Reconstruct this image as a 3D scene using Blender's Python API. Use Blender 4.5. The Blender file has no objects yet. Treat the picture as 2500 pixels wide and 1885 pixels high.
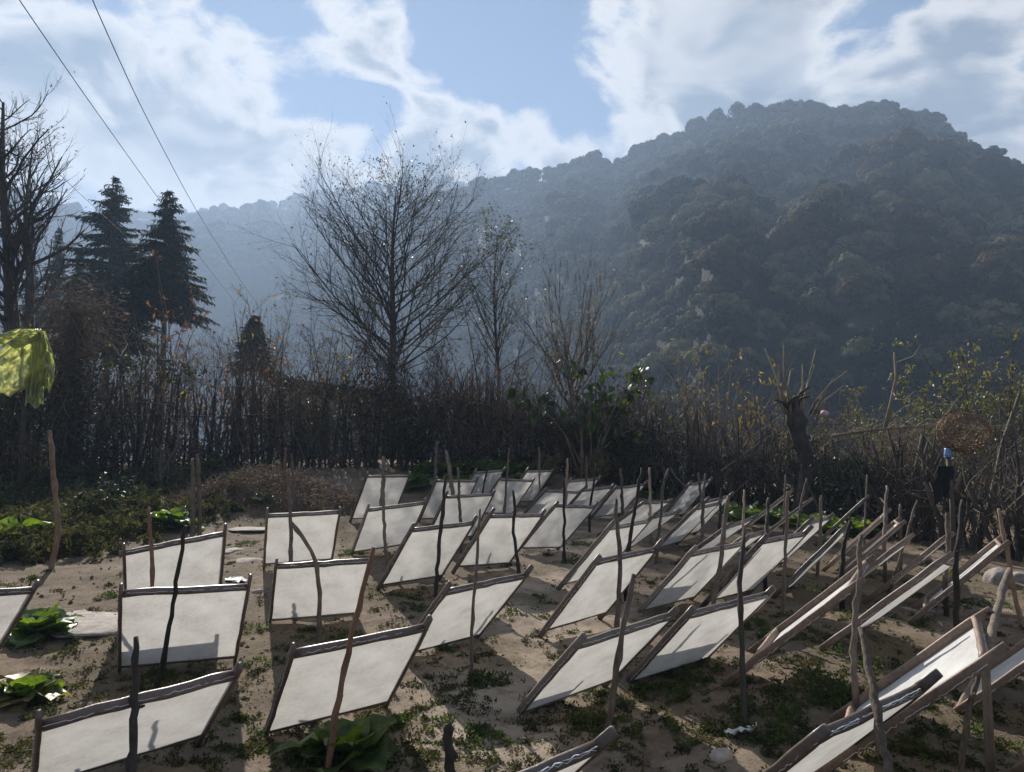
import bpy, math, random
import numpy as np
from mathutils import Vector, Matrix

rng = np.random.default_rng(7)
random.seed(7)
S = bpy.context.scene
COL = S.collection
R = math.radians

# ------------------------------------------------------------------ camera, sky, sun, exposure
FPX, CX, CY = 1733.0, 1250.0, 942.5          # focal length and centre in photograph pixels (2500 x 1885)
PITCH = 0.0931256
CAMZ = 1.4625
cd = bpy.data.cameras.new('camera'); cam = bpy.data.objects.new('camera', cd); COL.objects.link(cam)
cd.sensor_width = 36.0; cd.lens = FPX / 2500.0 * 36.0; cd.clip_start = 0.05; cd.clip_end = 6000
cam.location = (0, 0, CAMZ); cam.rotation_euler = (math.pi/2 + PITCH, 0, 0)
S.camera = cam

SUN_AZ, SUN_EL = R(-20.0), R(34.0)           # azimuth from +Y, negative = left
SUN_DIR = Vector((math.sin(SUN_AZ)*math.cos(SUN_EL), math.cos(SUN_AZ)*math.cos(SUN_EL), math.sin(SUN_EL)))
sl = bpy.data.lights.new('sun', 'SUN'); sun = bpy.data.objects.new('sun', sl); COL.objects.link(sun)
sl.energy = 5.0; sl.angle = R(0.55); sl.color = (1.0, 0.93, 0.84)
sun.rotation_euler = SUN_DIR.to_track_quat('Z', 'Y').to_euler()
sun.location = (-30, 60, 60)

S.view_settings.view_transform = 'Standard'; S.view_settings.look = 'None'
S.view_settings.exposure = 1.50; S.view_settings.gamma = 1.0
S.view_settings.use_curve_mapping = False
S.render.engine = 'CYCLES'
cy = S.cycles
cy.use_denoising = True
cy.max_bounces = 6; cy.diffuse_bounces = 2; cy.glossy_bounces = 2; cy.transmission_bounces = 4
cy.transparent_max_bounces = 8; cy.volume_bounces = 0
cy.caustics_reflective = False; cy.caustics_refractive = False
cy.sample_clamp_indirect = 4.0

def ray(u, v):
    x = (u - CX)/FPX; z = (CY - v)/FPX
    d = np.array([x, math.cos(PITCH) - z*math.sin(PITCH), math.sin(PITCH) + z*math.cos(PITCH)])
    return d                                   # scaled so that the depth along the view axis is 1
def at(u, v, depth):
    return np.array([0, 0, CAMZ]) + ray(u, v)*depth
def azel(u, v):
    d = ray(u, v); return math.atan2(d[0], d[1]), math.atan2(d[2], math.hypot(d[0], d[1]))

class NT:
    """a thin layer over a node tree"""
    def __init__(s, tree): s.t = tree; tree.nodes.clear()
    def n(s, typ, **kw):
        nd = s.t.nodes.new(typ)
        for k, v in kw.items(): setattr(nd, k, v)
        return nd
    def set(s, sock, v):
        if isinstance(v, bpy.types.NodeSocket): s.t.links.new(v, sock)
        elif v is not None: sock.default_value = v
    def math(s, op, a, b=None, c=None, clamp=False):
        nd = s.n('ShaderNodeMath', operation=op); nd.use_clamp = clamp
        s.set(nd.inputs[0], a); s.set(nd.inputs[1], b); s.set(nd.inputs[2], c)
        return nd.outputs[0]
    def vmath(s, op, a, b=None):
        nd = s.n('ShaderNodeVectorMath', operation=op); s.set(nd.inputs[0], a); s.set(nd.inputs[1], b)
        return nd.outputs['Value'] if op in ('DOT_PRODUCT', 'LENGTH') else nd.outputs[0]
    def noise(s, vec, scale, detail=4.0, rough=0.55, dist=0.0, lac=2.0):
        nd = s.n('ShaderNodeTexNoise'); s.set(nd.inputs['Vector'], vec)
        nd.inputs['Scale'].default_value = scale; nd.inputs['Detail'].default_value = detail
        nd.inputs['Roughness'].default_value = rough; nd.inputs['Distortion'].default_value = dist
        nd.inputs['Lacunarity'].default_value = lac
        return nd.outputs['Fac']
    def ramp(s, fac, stops, interp='LINEAR'):
        nd = s.n('ShaderNodeValToRGB'); cr = nd.color_ramp; cr.interpolation = interp
        while len(cr.elements) < len(stops): cr.elements.new(0.5)
        for e, (p, c) in zip(cr.elements, stops):
            e.position = p; e.color = (*c, 1.0) if len(c) == 3 else c
        s.set(nd.inputs[0], fac); return nd.outputs[0]
    def mix(s, fac, a, b, blend='MIX'):
        nd = s.n('ShaderNodeMix', data_type='RGBA', blend_type=blend)
        s.set(nd.inputs[0], fac)
        s.set(nd.inputs[6], (*a, 1.0) if isinstance(a, tuple) and len(a) == 3 else a)
        s.set(nd.inputs[7], (*b, 1.0) if isinstance(b, tuple) and len(b) == 3 else b)
        return nd.outputs[2]
    def smooth(s, x, lo, hi):
        nd = s.n('ShaderNodeMapRange', interpolation_type='SMOOTHSTEP')
        s.set(nd.inputs[0], x); nd.inputs[1].default_value = lo; nd.inputs[2].default_value = hi
        nd.inputs[3].default_value = 0; nd.inputs[4].default_value = 1
        return nd.outputs[0]

def make_world():
    w = bpy.data.worlds.new('World'); S.world = w; w.use_nodes = True
    w.cycles.sampling_method = 'MANUAL'; w.cycles.sample_map_resolution = 512
    T = NT(w.node_tree)
    sky = T.n('ShaderNodeTexSky', sky_type='NISHITA'); sky.sun_disc = False
    sky.sun_elevation = SUN_EL; sky.sun_rotation = SUN_AZ % (2*math.pi)
    sky.altitude = 2000; sky.air_density = 1.0; sky.dust_density = 0.3; sky.ozone_density = 1.5
    tc = T.n('ShaderNodeTexCoord'); d = tc.outputs['Generated']
    sp = T.n('ShaderNodeSeparateXYZ'); T.set(sp.inputs[0], d)
    x, y, z = sp.outputs
    az = T.math('ARCTAN2', x, y); el = T.math('ARCSINE', z)
    # clouds: turbulent noise over the direction, with broad banks where the photograph has them
    wv = T.n('ShaderNodeTexNoise'); T.set(wv.inputs['Vector'], d); wv.inputs['Scale'].default_value = 2.6; wv.inputs['Detail'].default_value = 3
    off = T.vmath('SCALE', T.vmath('SUBTRACT', wv.outputs['Color'], (0.5, 0.5, 0.5))); off.node.inputs[3].default_value = 0.22
    dd = T.vmath('ADD', d, off)
    st = T.vmath('MULTIPLY', dd, (1.0, 1.0, 1.7))
    nz = T.noise(st, 3.3, 7, 0.60)
    fine = T.noise(st, 13.0, 6, 0.70)
    vo = T.n('ShaderNodeTexVoronoi'); vo.feature = 'SMOOTH_F1'; T.set(vo.inputs['Vector'], T.vmath('ADD', st, T.vmath('MULTIPLY', off, (.5, .5, .5)))); vo.inputs['Scale'].default_value = 12.0
    vo.inputs['Smoothness'].default_value = .5; vo.inputs['Detail'].default_value = 1.0; vo.inputs['Roughness'].default_value = .6
    puff = T.math('MULTIPLY', T.math('SUBTRACT', .42, vo.outputs['Distance']), .26)
    banks = [  # centre u, v, radii in photograph pixels, weight
        (150, 260, 520, 230, .23), (560, 390, 330, 75, .26), (800, 110, 230, 85, .20), (380, 120, 260, 140, .12),
        (1080, 280, 170, 75, .22), (1230, 380, 280, 80, .24), (1640, 130, 250, 200, .30), (1850, 200, 300, 170, .26),
        (2350, 190, 240, 160, .26), (2420, 330, 200, 110, .18), (700, 520, 700, 60, .10),
        (1180, 120, 200, 130, -.36), (870, 235, 190, 55, -.28), (640, 50, 110, 60, -.28), (2190, 20, 190, 60, -.36),
        (700, 215, 120, 50, -.12), (1330, 210, 60, 90, -.08)]
    acc = None
    for u, v, ru, rv, wgt in banks:
        a0, e0 = azel(u, v)
        ra = ru/FPX*math.cos(a0)**2; re = rv/FPX
        qa = T.math('POWER', T.math('MULTIPLY', T.math('SUBTRACT', az, a0), 1/ra), 2.0)
        qe = T.math('POWER', T.math('MULTIPLY', T.math('SUBTRACT', el, e0), 1/re), 2.0)
        g = T.math('MULTIPLY', T.math('EXPONENT', T.math('MULTIPLY', T.math('ADD', qa, qe), -1.0)), wgt)
        acc = g if acc is None else T.math('ADD', acc, g)
    dens = T.math('ADD', T.math('ADD', nz, acc), T.math('MULTIPLY', T.math('SUBTRACT', fine, .5), .50))
    dens = T.math('ADD', dens, puff)
    mask = T.smooth(dens, 0.37, 0.55)
    thick = T.smooth(dens, 0.52, 0.78)
    lum = T.noise(T.vmath('ADD', st, (0.05, -0.02, 0.13)), 5.0, 3, 0.6)
    ccol = T.mix(T.math('MULTIPLY', thick, T.math('ADD', T.math('MULTIPLY', T.smooth(lum, .36, .60), .75), .25)), (7.2, 6.6, 5.9), (1.1, 1.15, 1.3))
    base = T.mix(1.0, sky.outputs[0], (0.41, 0.50, 0.57), 'MULTIPLY')
    out = T.mix(T.math('MULTIPLY', mask, .93), base, ccol)
    bg = T.n('ShaderNodeBackground'); T.set(bg.inputs[0], out); bg.inputs[1].default_value = 0.051
    o = T.n('ShaderNodeOutputWorld'); T.t.links.new(bg.outputs[0], o.inputs[0])
make_world()

# ------------------------------------------------------------------ helpers
class Geo:
    def __init__(s): s.V = []; s.Q = []; s.T = []; s.n = 0
    def add(s, V, Q=None, T=None):
        V = np.asarray(V, float).reshape(-1, 3)
        if Q is not None and len(Q): s.Q.append(np.asarray(Q, int).reshape(-1, 4) + s.n)
        if T is not None and len(T): s.T.append(np.asarray(T, int).reshape(-1, 3) + s.n)
        s.V.append(V); s.n += len(V); return s
    def tube(s, P, rad, sides=6, cap=True):
        P = np.asarray(P, float); n = len(P)
        rad = np.broadcast_to(np.asarray(rad, float), (n,))
        t = np.gradient(P, axis=0); t /= np.maximum(np.linalg.norm(t, axis=1, keepdims=True), 1e-9)
        ref = np.array([0, 0, 1.0]) if abs(t[n//2][2]) < .8 else np.array([1.0, 0.1, 0])
        a = np.cross(t, ref); a /= np.maximum(np.linalg.norm(a, axis=1, keepdims=True), 1e-9)
        b = np.cross(t, a)
        th = np.arange(sides)*2*np.pi/sides
        V = P[:, None, :] + rad[:, None, None]*(np.cos(th)[None, :, None]*a[:, None, :] + np.sin(th)[None, :, None]*b[:, None, :])
        i = np.arange(n-1)[:, None]*sides; j = np.arange(sides)[None, :]; k = (j+1) % sides
        Q = np.stack([i+j, i+k, i+sides+k, i+sides+j], -1).reshape(-1, 4)
        V = V.reshape(-1, 3); T = []
        if cap:
            V = np.vstack([V, P[0], P[-1]]); m = n*sides
            T = [[m, (q+1) % sides, q] for q in range(sides)] + [[m+1, (n-1)*sides+q, (n-1)*sides+(q+1) % sides] for q in range(sides)]
        return s.add(V, Q, T)
    def twigs(s, P0, P1, r0, r1, bend=None):
        """many three-sided twigs at once, each with a bend in the middle"""
        P0 = np.asarray(P0, float); P1 = np.asarray(P1, float); n = len(P0)
        if n == 0: return s
        d = P1-P0; L = np.linalg.norm(d, axis=1, keepdims=True); d = d/np.maximum(L, 1e-9)
        ref = np.where(np.abs(d[:, 2:3]) < .9, np.array([[0, 0, 1.0]]), np.array([[1.0, 0, 0]]))
        a = np.cross(d, ref); a /= np.maximum(np.linalg.norm(a, axis=1, keepdims=True), 1e-9); b = np.cross(d, a)
        M = (P0+P1)/2
        if bend is not None: M = M + bend
        r0 = np.broadcast_to(r0, (n,)); r1 = np.broadcast_to(r1, (n,))
        V = np.zeros((n, 9, 3))
        for lv, (C, rr) in enumerate(((P0, r0), (M, (r0+r1)/2), (P1, r1))):
            for j in range(3):
                th = j*2*np.pi/3
                V[:, lv*3+j] = C + rr[:, None]*(math.cos(th)*a + math.sin(th)*b)
        Q = []
        for lv in range(2):
            for j in range(3):
                k = (j+1) % 3; Q.append([lv*3+j, lv*3+k, lv*3+3+k, lv*3+3+j])
        Q = (np.arange(n)[:, None, None]*9 + np.array(Q)[None]).reshape(-1, 4)
        return s.add(V.reshape(-1, 3), Q)
    def leaves(s, C, D, N, L, Wd, fold=.25, droop=.2):
        """folded pointed leaves: two halves of two faces each"""
        C = np.asarray(C, float); n = len(C)
        if n == 0: return s
        D = D/np.maximum(np.linalg.norm(D, axis=1, keepdims=True), 1e-9)
        sd = np.cross(D, N); sd /= np.maximum(np.linalg.norm(sd, axis=1, keepdims=True), 1e-9); N2 = np.cross(sd, D)
        L = np.broadcast_to(L, (n,))[:, None]; Wd = np.broadcast_to(Wd, (n,))[:, None]
        mid = C + D*L*.45
        tip = C + D*L - N2*L*droop
        V = np.stack([C, mid + sd*Wd/2 + N2*Wd*fold, tip, mid - sd*Wd/2 + N2*Wd*fold, mid], 1)
        T = np.array([[0, 1, 4], [1, 2, 4], [0, 4, 3], [4, 2, 3]])
        T = (np.arange(n)[:, None, None]*5 + T[None]).reshape(-1, 3)
        return s.add(V.reshape(-1, 3), None, T)

def mesh_of(name, geo, mat, smooth=True):
    me = bpy.data.meshes.new(name)
    V = np.vstack(geo.V) if geo.V else np.zeros((0, 3))
    Q = np.vstack(geo.Q) if geo.Q else np.zeros((0, 4), int)
    T = np.vstack(geo.T) if geo.T else np.zeros((0, 3), int)
    me.vertices.add(len(V)); me.vertices.foreach_set('co', V.ravel())
    nl = len(Q)*4 + len(T)*3; me.loops.add(nl)
    me.loops.foreach_set('vertex_index', np.concatenate([Q.ravel(), T.ravel()]).astype(np.int32))
    me.polygons.add(len(Q)+len(T))
    st = np.concatenate([np.arange(len(Q))*4, len(Q)*4 + np.arange(len(T))*3]).astype(np.int32)
    me.polygons.foreach_set('loop_start', st)
    me.polygons.foreach_set('use_smooth', np.full(len(st), smooth))
    me.update(calc_edges=True); me.validate()
    for m in (mat if isinstance(mat, (list, tuple)) else [mat]): me.materials.append(m)
    return me
def obj(name, me, parent=None, loc=None, rot=None, scale=None, **props):
    o = bpy.data.objects.new(name, me); COL.objects.link(o)
    if parent is not None: o.parent = parent
    if loc is not None: o.location = loc
    if rot is not None: o.rotation_euler = rot
    if scale is not None: o.scale = scale if hasattr(scale, '__len__') else (scale,)*3
    for k, v in props.items(): o[k] = v
    return o
def part(name, geo, mat, parent=None, smooth=True, **props):
    return obj(name, mesh_of(name, geo, mat, smooth), parent, **props)
ORD = 'first second third fourth fifth sixth seventh eighth ninth tenth eleventh twelfth thirteenth fourteenth fifteenth sixteenth seventeenth eighteenth nineteenth twentieth twenty-first twenty-second twenty-third twenty-fourth'.split()
def thing(name, label, cat, loc=(0, 0, 0), group=None, rot=None, scale=None):
    o = obj(name, None, None, loc, rot, scale, label=label, category=cat)
    o.empty_display_size = .1
    if group: o['group'] = group
    return o
def tag(o, label, cat, group=None):
    o['label'] = label; o['category'] = cat
    if group: o['group'] = group
    return o
def unit(v):
    v = np.asarray(v, float); return v/np.maximum(np.linalg.norm(v, axis=-1, keepdims=True), 1e-9)
def smoothstep(x, a, b):
    t = np.clip((x-a)/(b-a), 0, 1); return t*t*(3-2*t)
def vnoise(x, y, seed=0):
    """smooth value noise on arrays"""
    x = np.asarray(x, float); y = np.asarray(y, float)
    xi = np.floor(x).astype(np.int64); yi = np.floor(y).astype(np.int64); fx = x-xi; fy = y-yi
    fx = fx*fx*(3-2*fx); fy = fy*fy*(3-2*fy)
    def h(a, b):
        k = (a*374761393 + b*668265263 + seed*1442695041) & 0xffffffff
        k = ((k ^ (k >> 13))*1274126177) & 0xffffffff
        return ((k ^ (k >> 16)) & 0xffff)/65535.0
    return (h(xi, yi)*(1-fx) + h(xi+1, yi)*fx)*(1-fy) + (h(xi, yi+1)*(1-fx) + h(xi+1, yi+1)*fx)*fy
def fbm(x, y, oct=4, seed=0):
    s = 0; a = .5
    for o in range(oct):
        s = s + a*vnoise(x*2**o, y*2**o, seed+o); a *= .5
    return s

# ------------------------------------------------------------------ materials
def new_mat(name):
    m = bpy.data.materials.new(name); m.use_nodes = True
    return m, NT(m.node_tree)
def finish(m, T, shader):
    o = T.n('ShaderNodeOutputMaterial'); T.t.links.new(shader, o.inputs[0]); return m
def principled(T, col, rough=.8, spec=.3, bump=None, bump_d=.01, strength=.6):
    p = T.n('ShaderNodeBsdfPrincipled')
    T.set(p.inputs['Base Color'], (*col, 1) if isinstance(col, tuple) else col)
    T.set(p.inputs['Roughness'], rough); p.inputs['Specular IOR Level'].default_value = spec
    if bump is not None:
        b = T.n('ShaderNodeBump'); b.inputs['Strength'].default_value = strength; b.inputs['Distance'].default_value = bump_d
        T.set(b.inputs['Height'], bump); T.t.links.new(b.outputs[0], p.inputs['Normal'])
    return p
def coords(T, kind='Object'):
    return T.n('ShaderNodeTexCoord').outputs[kind]
def position(T):
    return T.n('ShaderNodeNewGeometry').outputs['Position']
def rand_obj(T):
    return T.n('ShaderNodeObjectInfo').outputs['Random']

def leaf_mat(name, dark, mid, light, scale=6.0, trans=.45, gloss=.45, spec=.4, tcol=None, per_tree=0):
    m, T = new_mat(name)
    P = position(T)
    f = T.noise(P, scale, 3, .6)
    f2 = T.noise(P, scale*9, 2, .5)
    v = T.math('ADD', T.math('MULTIPLY', f, .65), T.math('MULTIPLY', f2, .35))
    if per_tree: v = T.math('ADD', v, T.math('MULTIPLY', T.math('SUBTRACT', rand_obj(T), .5), per_tree))
    c = T.ramp(v, [(.32, dark), (.5, mid), (.68, light)])
    p = principled(T, c, gloss, spec)
    tr = T.n('ShaderNodeBsdfTranslucent')
    T.set(tr.inputs[0], T.mix(1.0, c, tcol or (1.5, 1.5, .8), 'MULTIPLY'))
    mx = T.n('ShaderNodeMixShader'); mx.inputs[0].default_value = trans
    T.t.links.new(p.outputs[0], mx.inputs[1]); T.t.links.new(tr.outputs[0], mx.inputs[2])
    return finish(m, T, mx.outputs[0])
def bark_mat(name, dark, light, scale=12.0, rough=.85, spec=.25, bump=.006, stretch=.18):
    m, T = new_mat(name)
    P = coords(T, 'Object')
    g = T.vmath('MULTIPLY', P, (1.0, 1.0, stretch))
    f = T.noise(g, scale*2, 5, .65)
    f2 = T.noise(P, scale*.35, 3, .5)
    v = T.math('ADD', T.math('MULTIPLY', f, .6), T.math('MULTIPLY', f2, .4))
    v = T.math('ADD', v, T.math('MULTIPLY', T.math('SUBTRACT', rand_obj(T), .5), .22))
    c = T.ramp(v, [(.3, dark), (.7, light)])
    p = principled(T, c, rough, spec, f, bump, .8)
    return finish(m, T, p.outputs[0])

M = {}
def make_materials():
    # soil: dry tan earth with damp dark patches, moss and straw flecks
    m, T = new_mat('garden soil'); P = position(T)
    big = T.noise(P, .55, 5, .6, .3); midn = T.noise(P, 3.2, 6, .62); fine = T.noise(P, 22, 8, .74); grit = T.noise(P, 110, 3, .6)
    soil = T.ramp(T.math('ADD', T.math('MULTIPLY', midn, .55), T.math('MULTIPLY', fine, .45)),
                  [(.30, (.115, .088, .066)), (.45, (.25, .20, .155)), (.60, (.40, .335, .268)), (.8, (.54, .465, .385))])
    sx = T.n('ShaderNodeSeparateXYZ'); T.set(sx.inputs[0], P)
    sunlit_path = T.math('ABSOLUTE', T.math('SUBTRACT', sx.outputs[0], T.math('ADD', -.35, T.math('MULTIPLY', T.math('SUBTRACT', sx.outputs[1], 3.0), .17))))
    trod_sunlit = T.smooth(T.math('ADD', T.math('SUBTRACT', big, T.math('MULTIPLY', sunlit_path, .17)), T.math('MULTIPLY', midn, .35)), .42, .66)
    soil = T.mix(trod_sunlit, T.mix(1.0, soil, (.58, .55, .52), 'MULTIPLY'), T.mix(1.0, soil, (1.22, 1.22, 1.22), 'MULTIPLY'))  # pale trodden band, with strip sunlight painted in as extra brightness
    moss = T.ramp(T.noise(P, 34, 4, .65), [(.35, (.070, .056, .034)), (.65, (.15, .120, .076))])
    mk = T.smooth(T.math('ADD', T.math('ADD', big, T.math('MULTIPLY', midn, .35)), T.math('MULTIPLY', fine, .3)), .76, .92)
    col = T.mix(T.math('MULTIPLY', mk, .85), soil, moss)
    damp = T.smooth(T.noise(P, 1.1, 4, .6), .52, .68)
    col = T.mix(T.math('MULTIPLY', damp, .45), col, T.mix(1.0, col, (.55, .5, .46), 'MULTIPLY'))
    vor = T.n('ShaderNodeTexVoronoi'); T.set(vor.inputs['Vector'], T.vmath('MULTIPLY', P, (1, 2.2, 1))); vor.inputs['Scale'].default_value = 38
    fleck = T.math('MULTIPLY', T.math('LESS_THAN', vor.outputs['Distance'], .13), T.math('GREATER_THAN', midn, .5))
    col = T.mix(T.math('MULTIPLY', fleck, .6), col, (.50, .42, .31))
    h = T.math('ADD', T.math('MULTIPLY', fine, .6), T.math('ADD', T.math('MULTIPLY', grit, .35), T.math('MULTIPLY', midn, .9)))
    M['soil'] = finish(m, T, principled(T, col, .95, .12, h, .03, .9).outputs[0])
    # far terrain under the forest
    m, T = new_mat('forest floor'); P = position(T)
    f = T.noise(P, .06, 6, .65); f2 = T.noise(P, .5, 5, .6)
    col = T.ramp(T.math('ADD', T.math('MULTIPLY', f, .6), T.math('MULTIPLY', f2, .4)),
                 [(.35, (.010, .012, .007)), (.55, (.016, .018, .010)), (.72, (.030, .030, .018))])
    M['terrain'] = finish(m, T, principled(T, col, .95, .1, f2, 1.5, .7).outputs[0])
    # the sheet of wet-formed paper on its cloth: thin, lets the sun through
    m, T = new_mat('drying paper'); P = coords(T, 'Object')
    a = T.noise(P, 5.0, 5, .6); b = T.noise(T.vmath('MULTIPLY', P, (1, 2.5, 1)), 45, 4, .65)
    v = T.math('ADD', T.math('MULTIPLY', a, .6), T.math('MULTIPLY', b, .4))
    c = T.ramp(v, [(.34, (.58, .57, .545)), (.48, (.75, .745, .73)), (.62, (.87, .87, .86))])
    df = T.n('ShaderNodeBsdfDiffuse'); T.set(df.inputs[0], c)
    bp = T.n('ShaderNodeBump'); bp.inputs['Strength'].default_value = .35; bp.inputs['Distance'].default_value = .004
    T.set(bp.inputs['Height'], v); T.t.links.new(bp.outputs[0], df.inputs['Normal'])
    tr = T.n('ShaderNodeBsdfTranslucent'); T.set(tr.inputs[0], T.mix(1.0, c, (.50, .495, .48), 'MULTIPLY'))
    mx = T.n('ShaderNodeMixShader'); mx.inputs[0].default_value = .46
    T.t.links.new(df.outputs[0], mx.inputs[1]); T.t.links.new(tr.outputs[0], mx.inputs[2])
    M['paper'] = finish(m, T, mx.outputs[0])
    # planed frame wood: dark, red-brown and grey tones
    def wood(name, d, l, wet):
        m, T = new_mat(name); P = coords(T, 'Object')
        g = T.vmath('MULTIPLY', P, (1.0, .12, 1.0))
        f = T.noise(g, 60, 5, .6); f2 = T.noise(P, 7, 4, .6)
        v = T.math('ADD', T.math('ADD', T.math('MULTIPLY', f, .5), T.math('MULTIPLY', f2, .5)), T.math('MULTIPLY', T.math('SUBTRACT', rand_obj(T), .5), .2))
        c = T.ramp(v, [(.3, d), (.7, l)])
        M[name] = finish(m, T, principled(T, c, wet, .5, f, .003, .6).outputs[0])
    wood('wood_dark', (.050, .036, .030), (.155, .112, .090), .42)
    wood('wood_warm', (.098, .064, .046), (.29, .20, .145), .55)
    wood('wood_grey', (.085, .068, .055), (.23, .185, .15), .6)
    m, T = new_mat('white cord'); P = coords(T); f = T.noise(P, 90, 3)
    M['cord'] = finish(m, T, principled(T, T.ramp(f, [(.3, (.42, .42, .42)), (.7, (.78, .78, .77))]), .6, .3).outputs[0])
    M['stick'] = bark_mat('stick bark', (.045, .034, .027), (.21, .165, .13), 26, bump=.012)
    M['stick_pale'] = bark_mat('pale stick wood', (.12, .078, .05), (.36, .25, .17), 22)
    M['stick_red'] = bark_mat('red stick bark', (.09, .045, .028), (.26, .145, .09), 22)
    M['burnt'] = bark_mat('charred wood', (.012, .010, .009), (.05, .04, .034), 22)
    M['stake'] = bark_mat('fence stake bark', (.024, .019, .016), (.13, .104, .084), 14)
    M['bark'] = bark_mat('tree bark', (.035, .030, .027), (.12, .105, .092), 6, bump=.02)
    M['twig'] = bark_mat('dry twig', (.060, .044, .035), (.24, .185, .14), 8)
    M['twig_dark'] = bark_mat('dark twig', (.022, .018, .016), (.085, .070, .060), 8)
    M['shoot'] = bark_mat('willow shoot', (.14, .11, .07), (.36, .30, .20), 14)
    M['needle'] = leaf_mat('conifer needle', (.008, .016, .010), (.018, .034, .018), (.035, .060, .028), 1.2, .12, .85, .05)
    M['greens'] = leaf_mat('mustard leaf', (.022, .050, .014), (.055, .105, .026), (.14, .20, .055), 9, .46, .34, .5, (2.0, 1.8, .45))
    M['greens_pale'] = leaf_mat('wilted leaf', (.09, .08, .03), (.18, .15, .06), (.26, .24, .12), 9, .35, .5, .35)
    M['weed'] = leaf_mat('ground weed', (.022, .040, .010), (.050, .078, .020), (.105, .125, .042), 5, .35, .7, .15)
    M['bank'] = leaf_mat('bank weed', (.016, .022, .010), (.045, .050, .022), (.14, .125, .065), 5, .3, .85, .08)
    M['ivy'] = leaf_mat('creeper leaf', (.010, .016, .010), (.022, .034, .018), (.050, .066, .034), 4, .25, .5, .25)
    M['dry'] = leaf_mat('dry leaf', (.030, .022, .017), (.085, .058, .040), (.21, .15, .10), 5, .30, .75, .15, (1.2, 1.0, .8))
    M['rust'] = leaf_mat('rust leaf', (.070, .038, .024), (.16, .088, .050), (.30, .18, .105), 6, .35, .75, .15, (1.3, 1.0, .7))
    M['yellow'] = leaf_mat('yellow leaf', (.11, .085, .025), (.25, .195, .065), (.40, .33, .13), 6, .45, .6, .2, (1.25, 1.15, .7))
    M['olive'] = leaf_mat('olive leaf', (.05, .052, .02), (.12, .118, .045), (.25, .23, .10), 5, .4, .45, .4)
    M['bigleaf'] = leaf_mat('broad shrub leaf', (.014, .028, .012), (.030, .052, .022), (.085, .11, .04), 5, .40, .38, .4, (1.7, 1.6, .5))
    M['alder'] = leaf_mat('sparse tree leaf', (.022, .026, .012), (.05, .055, .024), (.11, .11, .05), 2, .35, .4, .35)
    M['crown'] = leaf_mat('forest crown', (.008, .013, .006), (.032, .040, .018), (.15, .14, .078), .09, .10, .8, .05, per_tree=.55)
    M['crown_brown'] = leaf_mat('brown crown', (.04, .028, .018), (.075, .052, .034), (.13, .098, .068), .2, .22, .8, .05)
    m, T = new_mat('stone'); P = position(T)
    f = T.noise(P, 9, 7, .65); f2 = T.noise(P, 60, 3, .6)
    M['stone'] = finish(m, T, principled(T, T.ramp(T.math('ADD', T.math('MULTIPLY', f, .7), T.math('MULTIPLY', f2, .3)), [(.3, (.16, .14, .125)), (.7, (.44, .40, .365))]), .9, .2, f, .02, .8).outputs[0])
    m, T = new_mat('plastic sheet'); P = coords(T)
    f = T.noise(P, 5, 4, .6)
    c = T.ramp(f, [(.3, (.34, .38, .15)), (.55, (.50, .53, .26)), (.75, (.66, .66, .38))])
    p = principled(T, c, .35, .5); tr = T.n('ShaderNodeBsdfTranslucent'); T.set(tr.inputs[0], T.mix(1.0, c, (1.3, 1.3, .9), 'MULTIPLY'))
    mx = T.n('ShaderNodeMixShader'); mx.inputs[0].default_value = .45
    T.t.links.new(p.outputs[0], mx.inputs[1]); T.t.links.new(tr.outputs[0], mx.inputs[2]); M['plastic'] = finish(m, T, mx.outputs[0])
    m, T = new_mat('hut wall'); f = T.noise(position(T), 2.5, 5, .6)
    M['wall'] = finish(m, T, principled(T, T.ramp(f, [(.3, (.36, .31, .25)), (.7, (.56, .50, .42))]), .9, .1).outputs[0])
    m, T = new_mat('roof sheet'); f = T.noise(position(T), 3, 5, .6)
    M['roof'] = finish(m, T, principled(T, T.ramp(f, [(.3, (.030, .026, .024)), (.7, (.075, .066, .06))]), .7, .3).outputs[0])
    m, T = new_mat('wicker'); f = T.noise(coords(T), 30, 4, .6)
    M['wicker'] = finish(m, T, principled(T, T.ramp(f, [(.3, (.13, .08, .05)), (.7, (.34, .23, .15))]), .8, .2).outputs[0])
    for nm, c, r_ in (('blue_plastic', (.22, .33, .62), .35), ('black_cloth', (.010, .010, .011), .9), ('cable', (.035, .035, .038), .6), ('white_paint', (.6, .6, .58), .6), ('pink_cloth', (.62, .42, .42), .8)):
        m, T = new_mat(nm); f = T.noise(coords(T), 12, 3)
        M[nm] = finish(m, T, principled(T, T.ramp(f, [(.3, tuple(q*.8 for q in c)), (.7, c)]), r_, .4).outputs[0])
make_materials()

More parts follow.
